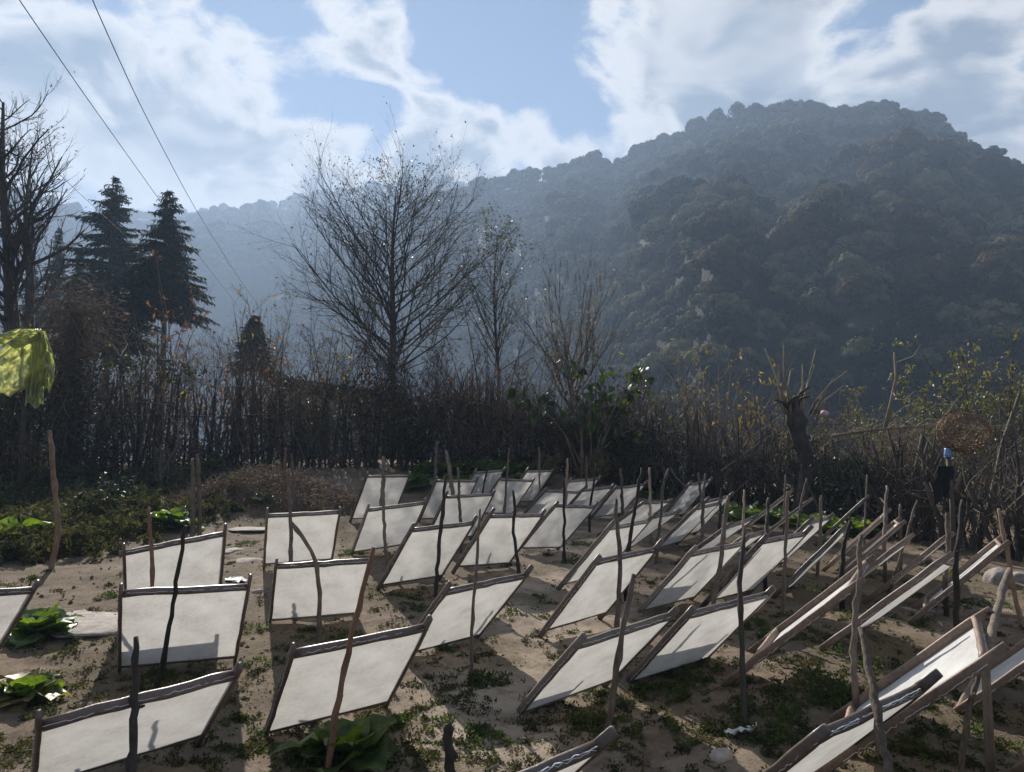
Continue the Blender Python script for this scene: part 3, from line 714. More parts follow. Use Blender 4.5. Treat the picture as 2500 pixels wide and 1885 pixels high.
# ------------------------------------------------------------------ prop sticks
# photograph points from foot to top, the frame it holds, width there in pixels, material, label
STICKS = [
([(317,1932),(320,1885),(328,1693),(332,1555)],1,18,'burnt','thick black stake holding the frame at the bottom left corner'),
([(380,1690),(404,1590),(421,1487),(431,1413),(445,1335),(454,1284)],2,11,'burnt','slanting black stick before the frame with the shadow band'),
([(373,1500),(372,1434),(372,1385),(367,1303),(363,1237)],3,9,'stick_red','reddish stick in front of the frame beside the leafy plant'),
([(710,1376),(709,1266),(707,1200),(704,1145)],5,8,'stick','straight stick that the kinked stick points at'),
([(779,1574),(781,1504),(777,1397),(768,1352),(740,1315),(711,1274)],6,11,'stick','sharply kinked grey stick'),
([(800,1892),(824,1726),(846,1602),(879,1463),(896,1405),(912,1336)],7,15,'stick_red','long reddish leaning pole over the cabbage plant'),
([(1151,1650),(1152,1570),(1156,1467),(1164,1364),(1172,1243)],8,8,'stick','thin straight pole with weeds around its foot'),
([(1064,1446),(1070,1364),(1076,1282),(1082,1253),(1087,1161)],9,9,'burnt','straight black stick left of the centre'),
([(944,1380),(938,1294),(936,1240),(935,1195)],10,8,'stick','dark stick whose upper end meets another stick'),
([(932,1252),(934,1200),(937,1150),(936,1115)],12,9,'stick','stick of the farthest frame on the left'),
([(1273,1450),(1261,1348),(1250,1294),(1258,1240),(1252,1197)],11,9,'burnt','wavy black stick left of the image centre line'),
([(1126,1325),(1124,1274),(1121,1213),(1120,1166),(1118,1141)],14,7,'stick','stick in front of the frame with the shadow block'),
([(1110,1236),(1106,1207),(1097,1145),(1090,1101)],13,8,'stick','thick pale grey stick leaning left above the greens'),
([(1060,1215),(1062,1167),(1067,1077)],0,7,'stick','tall stake among the greens, left of the leaning pale one'),
([(1176,1222),(1178,1205),(1185,1164),(1193,1131)],15,4,'burnt','thin dark curved stick by the greens bed'),
([(1231,1252),(1235,1199),(1238,1158),(1243,1095)],16,5,'stick','thin tall stick over the bar that slopes down'),
([(1317,1222),(1317,1205),(1317,1145),(1316,1091)],17,4,'stick','thin stick in front of the round yellow bush'),
([(1381,1262),(1382,1229),(1383,1172),(1386,1120)],18,6,'stick_pale','pale peeled stick right of the centre'),
([(1377,1370),(1377,1294),(1377,1226),(1377,1168)],19,7,'burnt','straight dark pole below the pale peeled stick'),
([(1432,1222),(1432,1191),(1433,1115)],20,4,'stick','thin stick in front of the yellow shrub at the hedge'),
([(1439,1262),(1441,1232),(1448,1186),(1456,1131)],21,5,'burnt','thin dark stick leaning right, below the yellow shrubs'),
([(1521,1267),(1518,1207),(1517,1145)],22,7,'stick','brown straight stick with the grey patch behind it'),
([(1527,1388),(1533,1346),(1544,1275),(1555,1213),(1567,1142)],25,8,'burnt','long black stick leaning right'),
([(1589,1285),(1587,1251),(1586,1142)],23,6,'stick_pale','pale straight stick by the low frame'),
([(1598,1407),(1604,1344),(1609,1308),(1608,1289),(1616,1240),(1619,1180),(1632,1144)],26,8,'stick','wavy stick with a bent tip'),
([(1595,1268),(1600,1247),(1611,1213),(1620,1167)],0,5,'burnt','short dark stick leaning behind the wavy one'),
([(1713,1240),(1712,1218),(1705,1154)],24,6,'stick','short stick leaning left before the black hedge'),
([(1714,1317),(1715,1253),(1719,1186),(1722,1156)],27,7,'stick','straight stick crossing the short leaning one'),
([(1756,1291),(1760,1226),(1762,1191)],28,6,'burnt','dark stick at the corner of the tucked-in frame'),
([(1506,1526),(1514,1426),(1515,1348),(1506,1282),(1505,1218)],29,10,'stick','bent stick of the clear-sheeted frame'),
([(1742,1471),(1754,1397),(1769,1282),(1779,1212)],30,11,'stick','brown pole leaning right beside the thick dark pole'),
([(1818,1771),(1812,1611),(1807,1487),(1803,1413),(1812,1364),(1816,1298)],36,15,'burnt','thick dark pole with a pale wound on its bark'),
([(1813,1330),(1814,1291),(1817,1196)],31,5,'stick_pale','thin pale stick rising behind the thick dark pole'),
([(1473,1836),(1496,1705),(1516,1549),(1535,1463),(1547,1401)],35,16,'stick','brown pole with a pale broken top in the foreground'),
([(1911,1504),(1917,1385),(1921,1241),(1923,1200)],33,9,'stick','tall straight pole right of the thick dark one'),
([(1866,1345),(1870,1311),(1876,1216)],32,8,'burnt','short dark stake behind two meeting rails'),
([(1947,1308),(1955,1234),(1970,1168)],53,7,'stick','stick with a crooked top near the green bed'),
([(1914,1280),(1918,1159)],52,5,'stick','thin upright stick left of the crooked-topped one'),
([(1994,1411),(2002,1330),(2005,1210)],34,8,'stick','slim upright pole before the greens on the right'),
([(2053,1411),(2063,1315),(2075,1270)],37,9,'burnt','crooked dark stick at the upper end of the edge-on frame'),
([(2087,1664),(2083,1569),(2093,1446),(2104,1305)],42,13,'stick','knotty pole standing in the weeds, holding the reddish box frame'),
([(2158,1330),(2160,1300),(2165,1186)],39,7,'stick','straight stick left of the black trunk'),
([(2200,1393),(2198,1300),(2197,1231)],40,7,'stick','short upright stick against the black trunk'),
([(2165,1464),(2197,1360),(2240,1222)],41,7,'stick','thin stick leaning far to the right'),
([(2307,1417),(2315,1330),(2312,1253)],43,9,'stick','stout stick with a thickened top'),
([(2336,1541),(2334,1405),(2334,1364),(2346,1282),(2350,1220)],44,12,'burnt','bent dark pole at the end of the stitched frame'),
([(2494,1532),(2473,1430),(2463,1364),(2447,1282),(2438,1243)],45,10,'stick_pale','pole leaning left at the right edge'),
([(2405,1610),(2412,1582),(2440,1467),(2465,1389)],46,13,'stick','grey pole leaning right, crossing the left-leaning one'),
([(2346,1882),(2362,1734),(2387,1652),(2398,1612)],48,15,'stick','slanted pole in front of the box frame at the right edge'),
([(2170,1902),(2149,1791),(2133,1693),(2124,1631),(2108,1561),(2100,1532)],47,17,'stick','thick pole leaning left across the wet dark frame'),
([(2110,1335),(2111,1294),(2117,1159)],38,5,'stick','thin twisted stick before the far edge-on frame'),
([(1104,1940),(1101,1885),(1091,1767)],0,26,'burnt','charred broken stump post at the bottom edge'),
([(125,1389),(144,1296),(132,1179),(121,1050)],0,13,'stick_pale','tall pale stake standing alone at the edge of the weeds'),
([(470,1305),(471,1163),(470,1120)],0,12,'stick','left one of two grey stakes behind the leafy plant'),
([(488,1305),(485,1163),(481,1108)],0,10,'stick','right one of two grey stakes behind the leafy plant'),
([(721,1250),(717,1200),(712,1107)],0,6,'stick','thin stake right of the two before the brown mound'),
([(693,1250),(692,1200),(697,1094)],0,7,'stick_red','thin reddish stake left of the two before the brown mound'),
([(1393,1180),(1394,1130),(1395,1091)],0,4,'stick','thin stake at the hedge between the yellow bushes'),
([(386,1178),(410,1130),(444,1068)],0,8,'stick','pale broken branch leaning over the dark weeds'),
]
def cam_depth(p):
    d = p - np.array([0, 0, CAMZ]); return d[1]*math.cos(PITCH) + d[2]*math.sin(PITCH)
def proj(p):
    d = p - np.array([0, 0, CAMZ]); yc = cam_depth(p); zc = -d[1]*math.sin(PITCH) + d[2]*math.cos(PITCH)
    return CX + FPX*d[0]/yc, CY - FPX*zc/yc
def build_stick(i, pts, fk, wpx, mt, label):
    r = np.random.default_rng(900+i)
    foot = ground_hit(*pts[0]); d0 = cam_depth(foot); v0 = pts[0][1]
    us = np.array([p[0] for p in pts], float); vs = np.array([p[1] for p in pts], float)
    if fk:
        B, s, t, n = FRAME_POSE[fk]
        L = B - s*PW/2 + t*(PH+BT) ; Rt = B + s*PW/2 + t*(PH+BT)
        best = None
        for q in np.linspace(-.15, 1.15, 60):
            p = L + (Rt-L)*q - n*.03 - np.array([0, .02, 0])
            u, v = proj(p); ui = np.interp(-v, -vs, us)
            e = abs(u-ui)
            if best is None or e < best[0]: best = (e, v, cam_depth(p))
        vc, dc = best[1], best[2]
        if vc > v0 - 25: vc = v0 - 120
        if abs(d0-dc) > .55 or d0 > dc + .15: d0 = dc - .16
        dep = lambda v: d0 + (dc-d0)*(v0-v)/(v0-vc)
    else:
        dep = lambda v: d0
    # resample with small crooks
    n_ = 16; cum = np.concatenate([[0], np.cumsum(np.hypot(np.diff(us), np.diff(vs)))]); q = np.linspace(0, cum[-1], n_)
    U = np.interp(q, cum, us); Vv = np.interp(q, cum, vs)
    for _ in range(2):
        U[1:-1] = (U[:-2] + 2*U[1:-1] + U[2:])/4; Vv[1:-1] = (Vv[:-2] + 2*Vv[1:-1] + Vv[2:])/4
    rad = wpx*.5*cam_depth(foot)/FPX
    P = np.array([at(a, b, dep(b)) for a, b in zip(U, Vv)])
    P[1:-1] += r.normal(0, min(rad*.22, .005), (n_-2, 3))
    base = P[0].copy(); gz = G(base[0], base[1])
    if base[2] > gz - .03: P = np.vstack([[base[0]-(P[1][0]-base[0])*.15, base[1], gz - .06], P])
    rr_ = rad*np.linspace(1.12, .82, len(P))*(1 + r.normal(0, .07, len(P)))
    kn = r.integers(2, len(P)-1, 2); rr_[kn] *= 1.25
    rr_[-1] *= .75
    O = np.array([P[0][0], P[0][1], gz])
    o = thing('prop_stick', label, 'stick', O, 'sticks propping the paper frames')
    g = Geo(); g.tube(P-O, rr_, 8); sh_ = part('shaft', g, M[mt], o)
    if i % 3 != 1:                              # a snag where a side shoot was cut
        j = int(r.integers(4, len(P)-3)); dr = unit(r.normal(size=3)*np.array([1, .6, .4]) + np.array([0, 0, .5]))
        g = Geo(); g.tube([P[j]-O, P[j]-O+dr*rad*1.5, P[j]-O+dr*rad*2.0], [rad*.45, rad*.38, rad*.22], 6); part('snag', g, M[mt], sh_)
for i, a in enumerate(STICKS): build_stick(i, *a)

# ------------------------------------------------------------------ the stick fence
seg = np.hypot(*np.diff(FENCE, axis=0).T); cumf = np.concatenate([[0], np.cumsum(seg)])
def fence_at(q):
    return np.stack([np.interp(q, cumf, FENCE[:, 0]), np.interp(q, cumf, FENCE[:, 1])], -1)
TOPV = [(-300, 840), (0, 850), (150, 830), (300, 850), (500, 870), (700, 905), (1000, 930), (1300, 950), (1500, 985), (1700, 1010), (1900, 1040), (2100, 1060), (2300, 1090), (2500, 1090), (2900, 1090)]
def fence_h(x, y):
    """height of the fence above the soil there"""
    u = CX + FPX*x/y; d = y*1.0
    v = np.interp(u, [p[0] for p in TOPV], [p[1] for p in TOPV])
    e = np.arctan((CY-v)/FPX) + PITCH
    return np.clip(CAMZ + np.tan(e)*d - garden(x, y), 1.1, 3.2)
stake_me = []
for i in range(12):
    r = np.random.default_rng(40+i); n = 8
    P = np.stack([np.cumsum(r.normal(0, .016, n)), np.cumsum(r.normal(0, .016, n)), np.linspace(-.04, 1, n)], -1)
    P[:, :2] -= P[0, :2]; g = Geo(); rd = .026*np.linspace(1.1, .62, n)*(1 + r.normal(0, .1, n)); rd[-1] *= .6
    g.tube(P, rd, 6)
    if i % 3 == 0: g.tube([P[5], P[5] + (.05, .02, .12), P[5] + (.06*r.normal(), .06, .26)], [.014, .011, .004], 5)
    stake_me.append(mesh_of('stake', g, M['stake']))
fence = thing('stick_fence', 'dark hedge-like fence of close crooked stakes and dry brush round the garden', 'fence', (0, 17, 0))
fence.location = (0, 18.0, G(0, 18.0)); FO = np.array(fence.location)
N_ST = 292
qs = np.sort(np.linspace(1.0, cumf[-1]-.6, N_ST) + rng.normal(0, .05, N_ST))
XY = fence_at(qs) + rng.normal(0, .10, (N_ST, 2))
FH = fence_h(XY[:, 0], XY[:, 1])
for i in range(N_ST):
    x, y = XY[i]; u = CX + FPX*x/y
    h = FH[i]*rng.uniform(.5, 1.0)*(.75 + .5*float(vnoise(qs[i]*1.1, 0.0, 4)))
    if u > 1900 and rng.uniform() < .08: continue
    th = rng.uniform(.8, 1.6)*(1.35 if rng.uniform() < .12 else 1)*(1.25 if u > 1850 else 1)
    ln = .16 if u > 1850 else .07
    obj('stake', stake_me[rng.integers(12)], fence, np.array([x, y, G(x, y)-.05]) - FO, (rng.normal(0, ln), rng.normal(0, ln), rng.uniform(0, 6.28)), (th, th, h))
# horizontal binding rods
for z, k in ((.55, 0), (1.25, 1)):
    for a, b in ((13.5, 19), (18.5, 24), (23.2, 31)):
        q = np.linspace(a, min(b, cumf[-1]), 14); p = fence_at(q)
        P = np.column_stack([p, G1(p[:, 0], p[:, 1]) + z + rng.normal(0, .05, 14)]) - FO
        g = Geo(); g.tube(P, .016 + rng.normal(0, .001, 14), 5); part('rod', g, M['twig_dark'], fence)
# brush woven into it
def fence_pts(n, lo, hi, zpow, depth, q0=0.4, q1=None):
    n0 = n; n = n*3
    q = rng.uniform(q0, q1 or cumf[-1], n); zf = lo + (hi-lo)*rng.uniform(0, 1, n)**zpow
    m = fbm(q*.9, zf*2.2 + lo*7, 3, 61 + n0 % 7)                     # grows in clumps with gaps between
    k = np.argsort(-(m*1.0 + rng.uniform(0, .42, n)) + np.where((q < 12.6) & (rng.uniform(0, 1, n) < .45), .6, 0))[:n0]
    q = q[k]; zf = zf[k]; n = n0
    p = fence_at(q) + rng.normal(0, depth, (n, 2))
    H = fence_h(p[:, 0], p[:, 1])*(.66 + .62*vnoise(q*1.3, 0*q, 71)); z = zf*H
    return np.column_stack([p, G1(p[:, 0], p[:, 1]) + z]), H
def brush(name, n, mat, lo, hi, zpow, depth, Lr, rad, up=1.0, q0=.4, q1=None, front=0.0):
    P, H = fence_pts(n, lo, hi, zpow, depth, q0, q1); P = P - np.column_stack([P[:, 0], P[:, 1], 0*P[:, 0]])/np.hypot(P[:, 0], P[:, 1])[:, None]*front
    D = unit(rng.normal(size=(n, 3))*np.array([.55, .55, .35]) + np.array([0, 0, up])*np.where(rng.uniform(0, 1, (n, 1)) < .75, 1, -.6))
    L = (rng.uniform(*Lr, n)*np.where(P[:, 0] > .60*P[:, 1]*.62, .6, 1.0))[:, None]
    g = Geo(); g.twigs(P-FO, P + D*L - FO, rng.uniform(.6, 1.3, n)*rad, rad*.35, rng.normal(0, .05, (n, 3))*L*2)
    part(name, g, mat, fence, kind='stuff')
brush('brush', 4300, M['twig_dark'], 0, 1.0, 1.1, .28, (.25, 1.1), .0075, .8)
brush('brush', 4200, M['twig'], .2, 1.2, 1.0, .34, (.2, .9), .0042, .5)
brush('brush', 500, M['twig_dark'], .0, 1.1, 1.0, .3, (.4, 1.3), .014, .9, 13, 20)
brush('stems', 700, M['stick'], .0, .55, 1.2, .14, (.7, 2.1), .018, 1.7, front=.34)
brush('stems', 360, M['shoot'], .25, 1.0, 1.0, .16, (.4, 1.3), .007, .25, front=.38)
brush('stems', 210, M['stake'], .0, .35, 1.0, .30, (.9, 2.0), .034, 1.9, .4, 13.5)
brush('stems', 420, M['twig'], .2, .9, 1.0, .12, (.5, 1.4), .007, 1.4, front=.36)
def hedge_leaves(name, n, mat, lo, hi, zpow, depth, size, q0=.4, q1=None, hang=True):
    P, H = fence_pts(n, lo, hi, zpow, depth, q0, q1)
    D = unit(rng.normal(size=(n, 3)) + np.array([0, 0, -.8 if hang else .2])); N = unit(rng.normal(size=(n, 3)) + np.array([0, -.5, .5]))
    L = rng.uniform(*size, n); g = Geo(); g.leaves(P-FO, D, N, L, L*rng.uniform(.35, .7, n), rng.uniform(.0, .5), .3)
    part(name, g, mat, fence, kind='stuff')
QL = cumf[-1]
hedge_leaves('dead_leaves', 14000, M['dry'], 0, .95, 1.4, .26, (.05, .14), 12.5, QL)
hedge_leaves('dead_leaves', 3000, M['dry'], 0, .7, 1.3, .3, (.04, .10), .4, 12.5)
hedge_leaves('dark_creeper', 9500, M['ivy'], 0, .85, 1.2, .24, (.05, .13), 12.0, QL)
hedge_leaves('dark_creeper', 5000, M['ivy'], 0, .95, .9, .26, (.06, .13), 23.5, 27.5)
hedge_leaves('dark_creeper', 9500, M['ivy'], 0, .75, 1.1, .24, (.05, .12), 6.0, 13.0)
hedge_leaves('dark_creeper', 7000, M['ivy'], 0, .22, 1.0, .22, (.05, .12), 8, QL)
hedge_leaves('rust_leaves', 1500, M['rust'], .55, 1.1, 1.0, .25, (.05, .12), 13.5, 24)
hedge_leaves('yellow_leaves', 260, M['yellow'], .3, 1.15, .8, .3, (.06, .12), 8, QL)

# ------------------------------------------------------------------ woody plants
def polyline(p, d, L, n, tropism, wob, r):
    P = [np.array(p, float)]; d = unit(d)
    for i in range(n):
        d = unit(d + np.array([0, 0, tropism/n]) + r.normal(0, wob, 3)); P.append(P[-1] + d*L/n)
    return np.array(P)
def perp(d, r):
    a = np.cross(d, r.normal(size=3)); return unit(a)
def woody(label, cat, name, base, trunk, levels, seed, mat, leaf=None, group=None, tr_side=8):
    """trunk: polyline and radii relative to the base; levels: branch settings from the trunk outwards"""
    r = np.random.default_rng(seed); o = thing(name, label, cat, base, group)
    TP, TR = np.array(trunk[0], float), np.array(trunk[1], float)
    g = Geo(); g.tube(TP, TR, tr_side); part('trunk', g, mat, o)
    parents = [(TP, TR)]; gb = Geo(); ends = []
    for li, lv in enumerate(levels):
        nxt = []; last = li == len(levels)-1
        tw = [[], [], [], []]
        for P, Rd in parents:
            cum = np.concatenate([[0], np.cumsum(np.linalg.norm(np.diff(P, axis=0), axis=1))])
            m = lv['n'] if isinstance(lv['n'], int) else int(r.integers(*lv['n']))
            for j in range(m):
                f = lv['from'] + (lv.get('to', 1.0)-lv['from'])*((j + r.uniform(0, 1))/m)
                q = f*cum[-1]; p = np.array([np.interp(q, cum, P[:, c]) for c in range(3)])
                k = min(max(int(np.searchsorted(cum, q)), 1), len(P)-1); d = unit(P[k]-P[k-1]); rp = np.interp(q, cum, Rd)
                ang = R(r.normal(*lv['ang'])); ax = perp(d, r)
                if 'az' in lv: a0 = lv['az'](j, r); ax = np.array([math.cos(a0), math.sin(a0), 0])
                nd = unit(d*math.cos(ang) + ax*math.sin(ang))
                L = (lv['len'](f) if callable(lv['len']) else lv['len']*cum[-1])*r.uniform(.7, 1.2)
                rad = min(rp*lv['rr'], lv.get('rmax', 9)); 
                if last:
                    tw[0].append(p); tw[1].append(p + unit(nd + np.array([0, 0, lv.get('trop', 0)*.5]))*L); tw[2].append(rad); tw[3].append(r.normal(0, L*.05, 3))
                else:
                    n = lv.get('seg', 5); Q = polyline(p, nd, L, n, lv.get('trop', 0), lv.get('wob', .05), r)
                    rd = np.linspace(rad, rad*lv.get('taper', .3), n+1); gb.tube(Q, rd, 5 if li == 0 else 4, False); nxt.append((Q, rd))
        if last and tw[0]:
            gb.twigs(np.array(tw[0]), np.array(tw[1]), np.array(tw[2]), np.array(tw[2])*.4, np.array(tw[3])); ends = (np.array(tw[0]), np.array(tw[1]))
        else: parents = nxt
    part('branches', gb, mat, o)
    if leaf and len(ends):
        n, L, ratio, mt, hang = leaf; i = r.integers(0, len(ends[0]), n); f = r.uniform(.3, 1.05, (n, 1))
        C = ends[0][i] + (ends[1][i]-ends[0][i])*f
        D = unit(r.normal(size=(n, 3)) + np.array([0, 0, -hang])); N = unit(r.normal(size=(n, 3)) + np.array([0, 0, .6]))
        ll = L*r.uniform(.6, 1.3, n); gl = Geo(); gl.leaves(C, D, N, ll, ll*ratio*r.uniform(.7, 1.2, n), .25, .35)
        part('leaves', gl, M[mt] if isinstance(mt, str) else mt, o, kind='stuff')
    return o
def on_land(u, depth):
    p = at(u, 1000, depth); z = float(terrain(p[0:1], p[1:2])[0]); return np.array([p[0], p[1], z])
# the tall bare tree behind the hedge
D0 = 24.0; pb = on_land(945, D0); top = at(968, 455, D0) - pb
k24 = D0/FPX
nT = 14; tt = np.linspace(0, 1, nT)[:, None]; TP = np.array([0, 0, -.2])*(1-tt) + top*tt + np.column_stack([np.sin(tt[:, 0]*5)*.10, np.cos(tt[:, 0]*4)*.08, 0*tt[:, 0]])*(tt*(1-tt)*4)
Ht = top[2]; h0 = (at(950, 905, D0)-pb)[2]/Ht
woody('tall bare fan-shaped tree with few leaves behind the hedge', 'tree', 'bare_tree', pb, (TP, np.linspace(.19, .014, nT)), [
    dict(n=74, **{'from': h0-.02}, to=.985, ang=(53, 8), len=lambda f: (4.2 + 3.6*((f-h0)/(1-h0)) if f < h0 + .22*(1-h0) else 4.9*(1-((f-h0)/(1.05-h0)-.2)/.8)**.72) + .2, rr=.36, rmax=.038, seg=7, trop=.28, wob=.06, az=lambda j, r: j*2.4 + r.normal(0, .4)),
    dict(n=11, **{'from': .2}, ang=(38, 9), len=.36, rr=.55, seg=4, trop=.25, wob=.07, taper=.35),
    dict(n=8, **{'from': .12}, ang=(38, 12), len=.46, rr=.6, trop=.35)], 5, M['bark'], (3000, .085, .45, 'alder', .9))
# slender tree to its right
pb = on_land(1205, 22.5); top = at(1218, 572, 22.5) - pb; tt = np.linspace(0, 1, 10)[:, None]
woody('slender half-bare young tree right of the tall bare tree', 'tree', 'young_tree', pb, (top*tt + np.column_stack([np.sin(tt[:, 0]*6)*.12, 0*tt[:, 0], 0*tt[:, 0]]), np.linspace(.07, .01, 10)), [
    dict(n=52, **{'from': .38}, ang=(42, 9), len=lambda f: 2.9*(1.05-f)**.6 + .25, rr=.45, rmax=.03, seg=5, trop=.4, wob=.08, az=lambda j, r: j*2.4),
    dict(n=6, **{'from': .2}, ang=(36, 10), len=.36, rr=.55, seg=3, trop=.2),
    dict(n=4, **{'from': .2}, ang=(38, 12), len=.45, rr=.6, trop=.3)], 6, M['bark'], (1700, .085, .48, 'alder', .8))
# shrub with upright catkin-tipped shoots
pb = on_land(1395, 20.5); top = at(1395, 880, 20.5) - pb
o = woody('bare shrub with upright reddish catkin shoots', 'shrub', 'catkin_shrub', pb, ([(0, 0, -.2), tuple(top*.5), tuple(top)], [.09, .07, .05]), [
    dict(n=17, **{'from': .45}, to=1.0, ang=(40, 14), len=lambda f: 2.1, rr=.5, rmax=.03, seg=5, trop=.7, wob=.08, taper=.4),
    dict(n=8, **{'from': .25}, ang=(28, 8), len=.55, rr=.55, seg=4, trop=.7, taper=.4),
    dict(n=4, **{'from': .3}, ang=(24, 8), len=.40, rr=.7, trop=.8)], 7, M['twig'], (700, .09, .4, 'olive', .9))
r = np.random.default_rng(71); g = Geo()
for i in range(30):
    p = at(r.uniform(1335, 1485), r.uniform(650, 760), 20.5 + r.uniform(-.6, .6)) - pb; g.tube([p, p + (0, 0, .12), p + (r.normal(0, .01), 0, r.uniform(.18, .32))], [.007, .012, .004], 5)
part('catkins', g, M['rust'], o, kind='stuff')
# old pruned tree at the left edge
pb = on_land(18, 17.0); k17 = 17.0
pl = lambda u, v, dd=0: at(u, v, 17.0+dd) - pb
woody('old pruned bare tree with long upright shoots at the left edge', 'tree', 'pruned_tree', pb, ([(0, 0, -.3), pl(22, 960), pl(30, 800), pl(22, 640), pl(5, 420), pl(8, 250)], [.24, .2, .17, .12, .07, .03]), [
    dict(n=42, **{'from': .40}, to=1.0, ang=(60, 12), len=lambda f: 2.6*(1.1-f)**.5 + .3, rr=.5, rmax=.06, seg=6, trop=.75, wob=.13),
    dict(n=8, **{'from': .2}, ang=(36, 14), len=.42, rr=.5, seg=4, trop=.8, wob=.1, taper=.4),
    dict(n=5, **{'from': .2}, ang=(30, 12), len=.45, rr=.65, trop=.6)], 8, M['bark'], (160, .09, .5, 'dry', .9))
pb = on_land(60, 19.5); pl2 = lambda u, v: at(u, v, 19.5) - pb
woody('second bare tree with fine twigs partly outside the left edge', 'tree', 'twiggy_tree', pb, ([(0, 0, -.3), pl2(66, 900), pl2(75, 700), pl2(62, 520), pl2(80, 350)], [.2, .16, .11, .06, .012]), [
    dict(n=30, **{'from': .35}, ang=(48, 10), len=lambda f: 2.6*(1.08-f)**.6 + .3, rr=.5, rmax=.05, seg=6, trop=.6, wob=.1),
    dict(n=7, **{'from': .2}, ang=(36, 12), len=.38, rr=.5, seg=4, trop=.5, wob=.1, taper=.4),
    dict(n=5, **{'from': .2}, ang=(34, 12), len=.45, rr=.65, trop=.4)], 9, M['bark'], (220, .09, .5, 'dry', .9))
# pollarded willow stump with shoots in the right part of the fence
pw = np.array([5.55, 13.6, 0]); pw[2] = G(pw[0], pw[1])
dw = cam_depth(pw)
o = thing('pollard_stump', 'dark pollarded stump in the fence with long pale shoots fanning up', 'stump', pw)
g = Geo(); P = np.array([at(1990, 1215, dw), at(1975, 1130, dw), at(1950, 1060, dw), at(1935, 1000, dw)]) - pw; P[0] = (0, 0, -.1)
Pn = np.linspace(0, 1, 13); PP = np.column_stack([np.interp(Pn, np.linspace(0, 1, 4), P[:, c]) for c in range(3)]); rs = np.random.default_rng(77)
g.tube(PP + rs.normal(0, .012, PP.shape), np.interp(Pn, [0, .2, .6, .85, 1], [.26, .17, .15, .20, .13])*(1 + rs.normal(0, .10, 13)), 11); part('trunk', g, M['bark'], o)
r = np.random.default_rng(12)
for u, v in ((1867, 850), (1913, 840), (1930, 905), (1959, 890), (1992, 853), (1988, 890), (2036, 925), (2070, 905), (2062, 940), (1900, 890), (1885, 930)):
    b_ = at(1945 + (u-1950)*.35, 1000, dw + r.normal(0, .08)) - pw; e = at(u, v, dw + r.normal(0, .15)) - pw
    g = Geo(); m_ = (b_+e)/2 + r.normal(0, .05, 3); g.tube([b_ - (0, 0, .1), b_*.5 + m_*.5, m_, e], [.026, .022, .018, .010], 6); part('shoot', g, M['shoot'], o)
for i in range(7):
    b_ = P[-1] + r.normal(0, .08, 3); e = b_ + np.array([r.normal(.05, .28), r.normal(0, .2), r.uniform(.15, .5)])
    g = Geo(); g.tube([b_, (b_+e)/2 + (0, 0, .08), e], [.04, .03, .015], 6); part('branch', g, M['stake'], o)
# long cut branches lying along the fence top on the right
def lying(label, pts, rad, mat, twigs, seed):
    r = np.random.default_rng(seed); P = np.array([at(u, v, d) for u, v, d in pts]); o = thing('cut_branch', label, 'branch', P[0])
    g = Geo(); g.tube(P-P[0], np.linspace(rad, rad*.35, len(P)), 6); part('stem', g, mat, o)
    i = r.integers(0, len(P)-1, twigs); f = r.uniform(0, 1, (twigs, 1)); A_ = P[i] + (P[i+1]-P[i])*f - P[0]
    D = unit(r.normal(size=(twigs, 3))*np.array([1, .5, .6]) + np.array([.4, 0, .2])); g = Geo(); g.twigs(A_, A_ + D*r.uniform(.2, .8, (twigs, 1)), .008, .003, r.normal(0, .06, (twigs, 3))); part('twigs', g, mat, o, kind='stuff')
lying('long cut branch lying along the fence top, right of the stump', [(2030, 1065, 13.2), (2130, 1050, 13.0), (2260, 1040, 12.7), (2400, 1050, 12.4)], .035, M['shoot'], 60, 1)
lying('pale crooked branch rising from the fence right of the stump', [(2160, 1050, 13.3), (2175, 985, 13.2), (2188, 920, 13.2), (2183, 860, 13.2)], .04, M['shoot'], 10, 2)
lying('forked pale branch slanting over the dark bushes', [(1760, 1150, 14.6), (1850, 1085, 14.6), (1915, 1042, 14.6)], .022, M['shoot'], 6, 3)
lying('dark crooked post with bare twigs by the basket', [(2190, 1340, 11.8), (2215, 1250, 11.8), (2245, 1130, 11.8), (2255, 1060, 11.8)], .13, M['stake'], 22, 4)
lying('thin dark sapling leaning right beyond the basket', [(2380, 1340, 11.0), (2420, 1230, 11.0), (2450, 1080, 11.0), (2490, 960, 11.0)], .07, M['stake'], 26, 5)

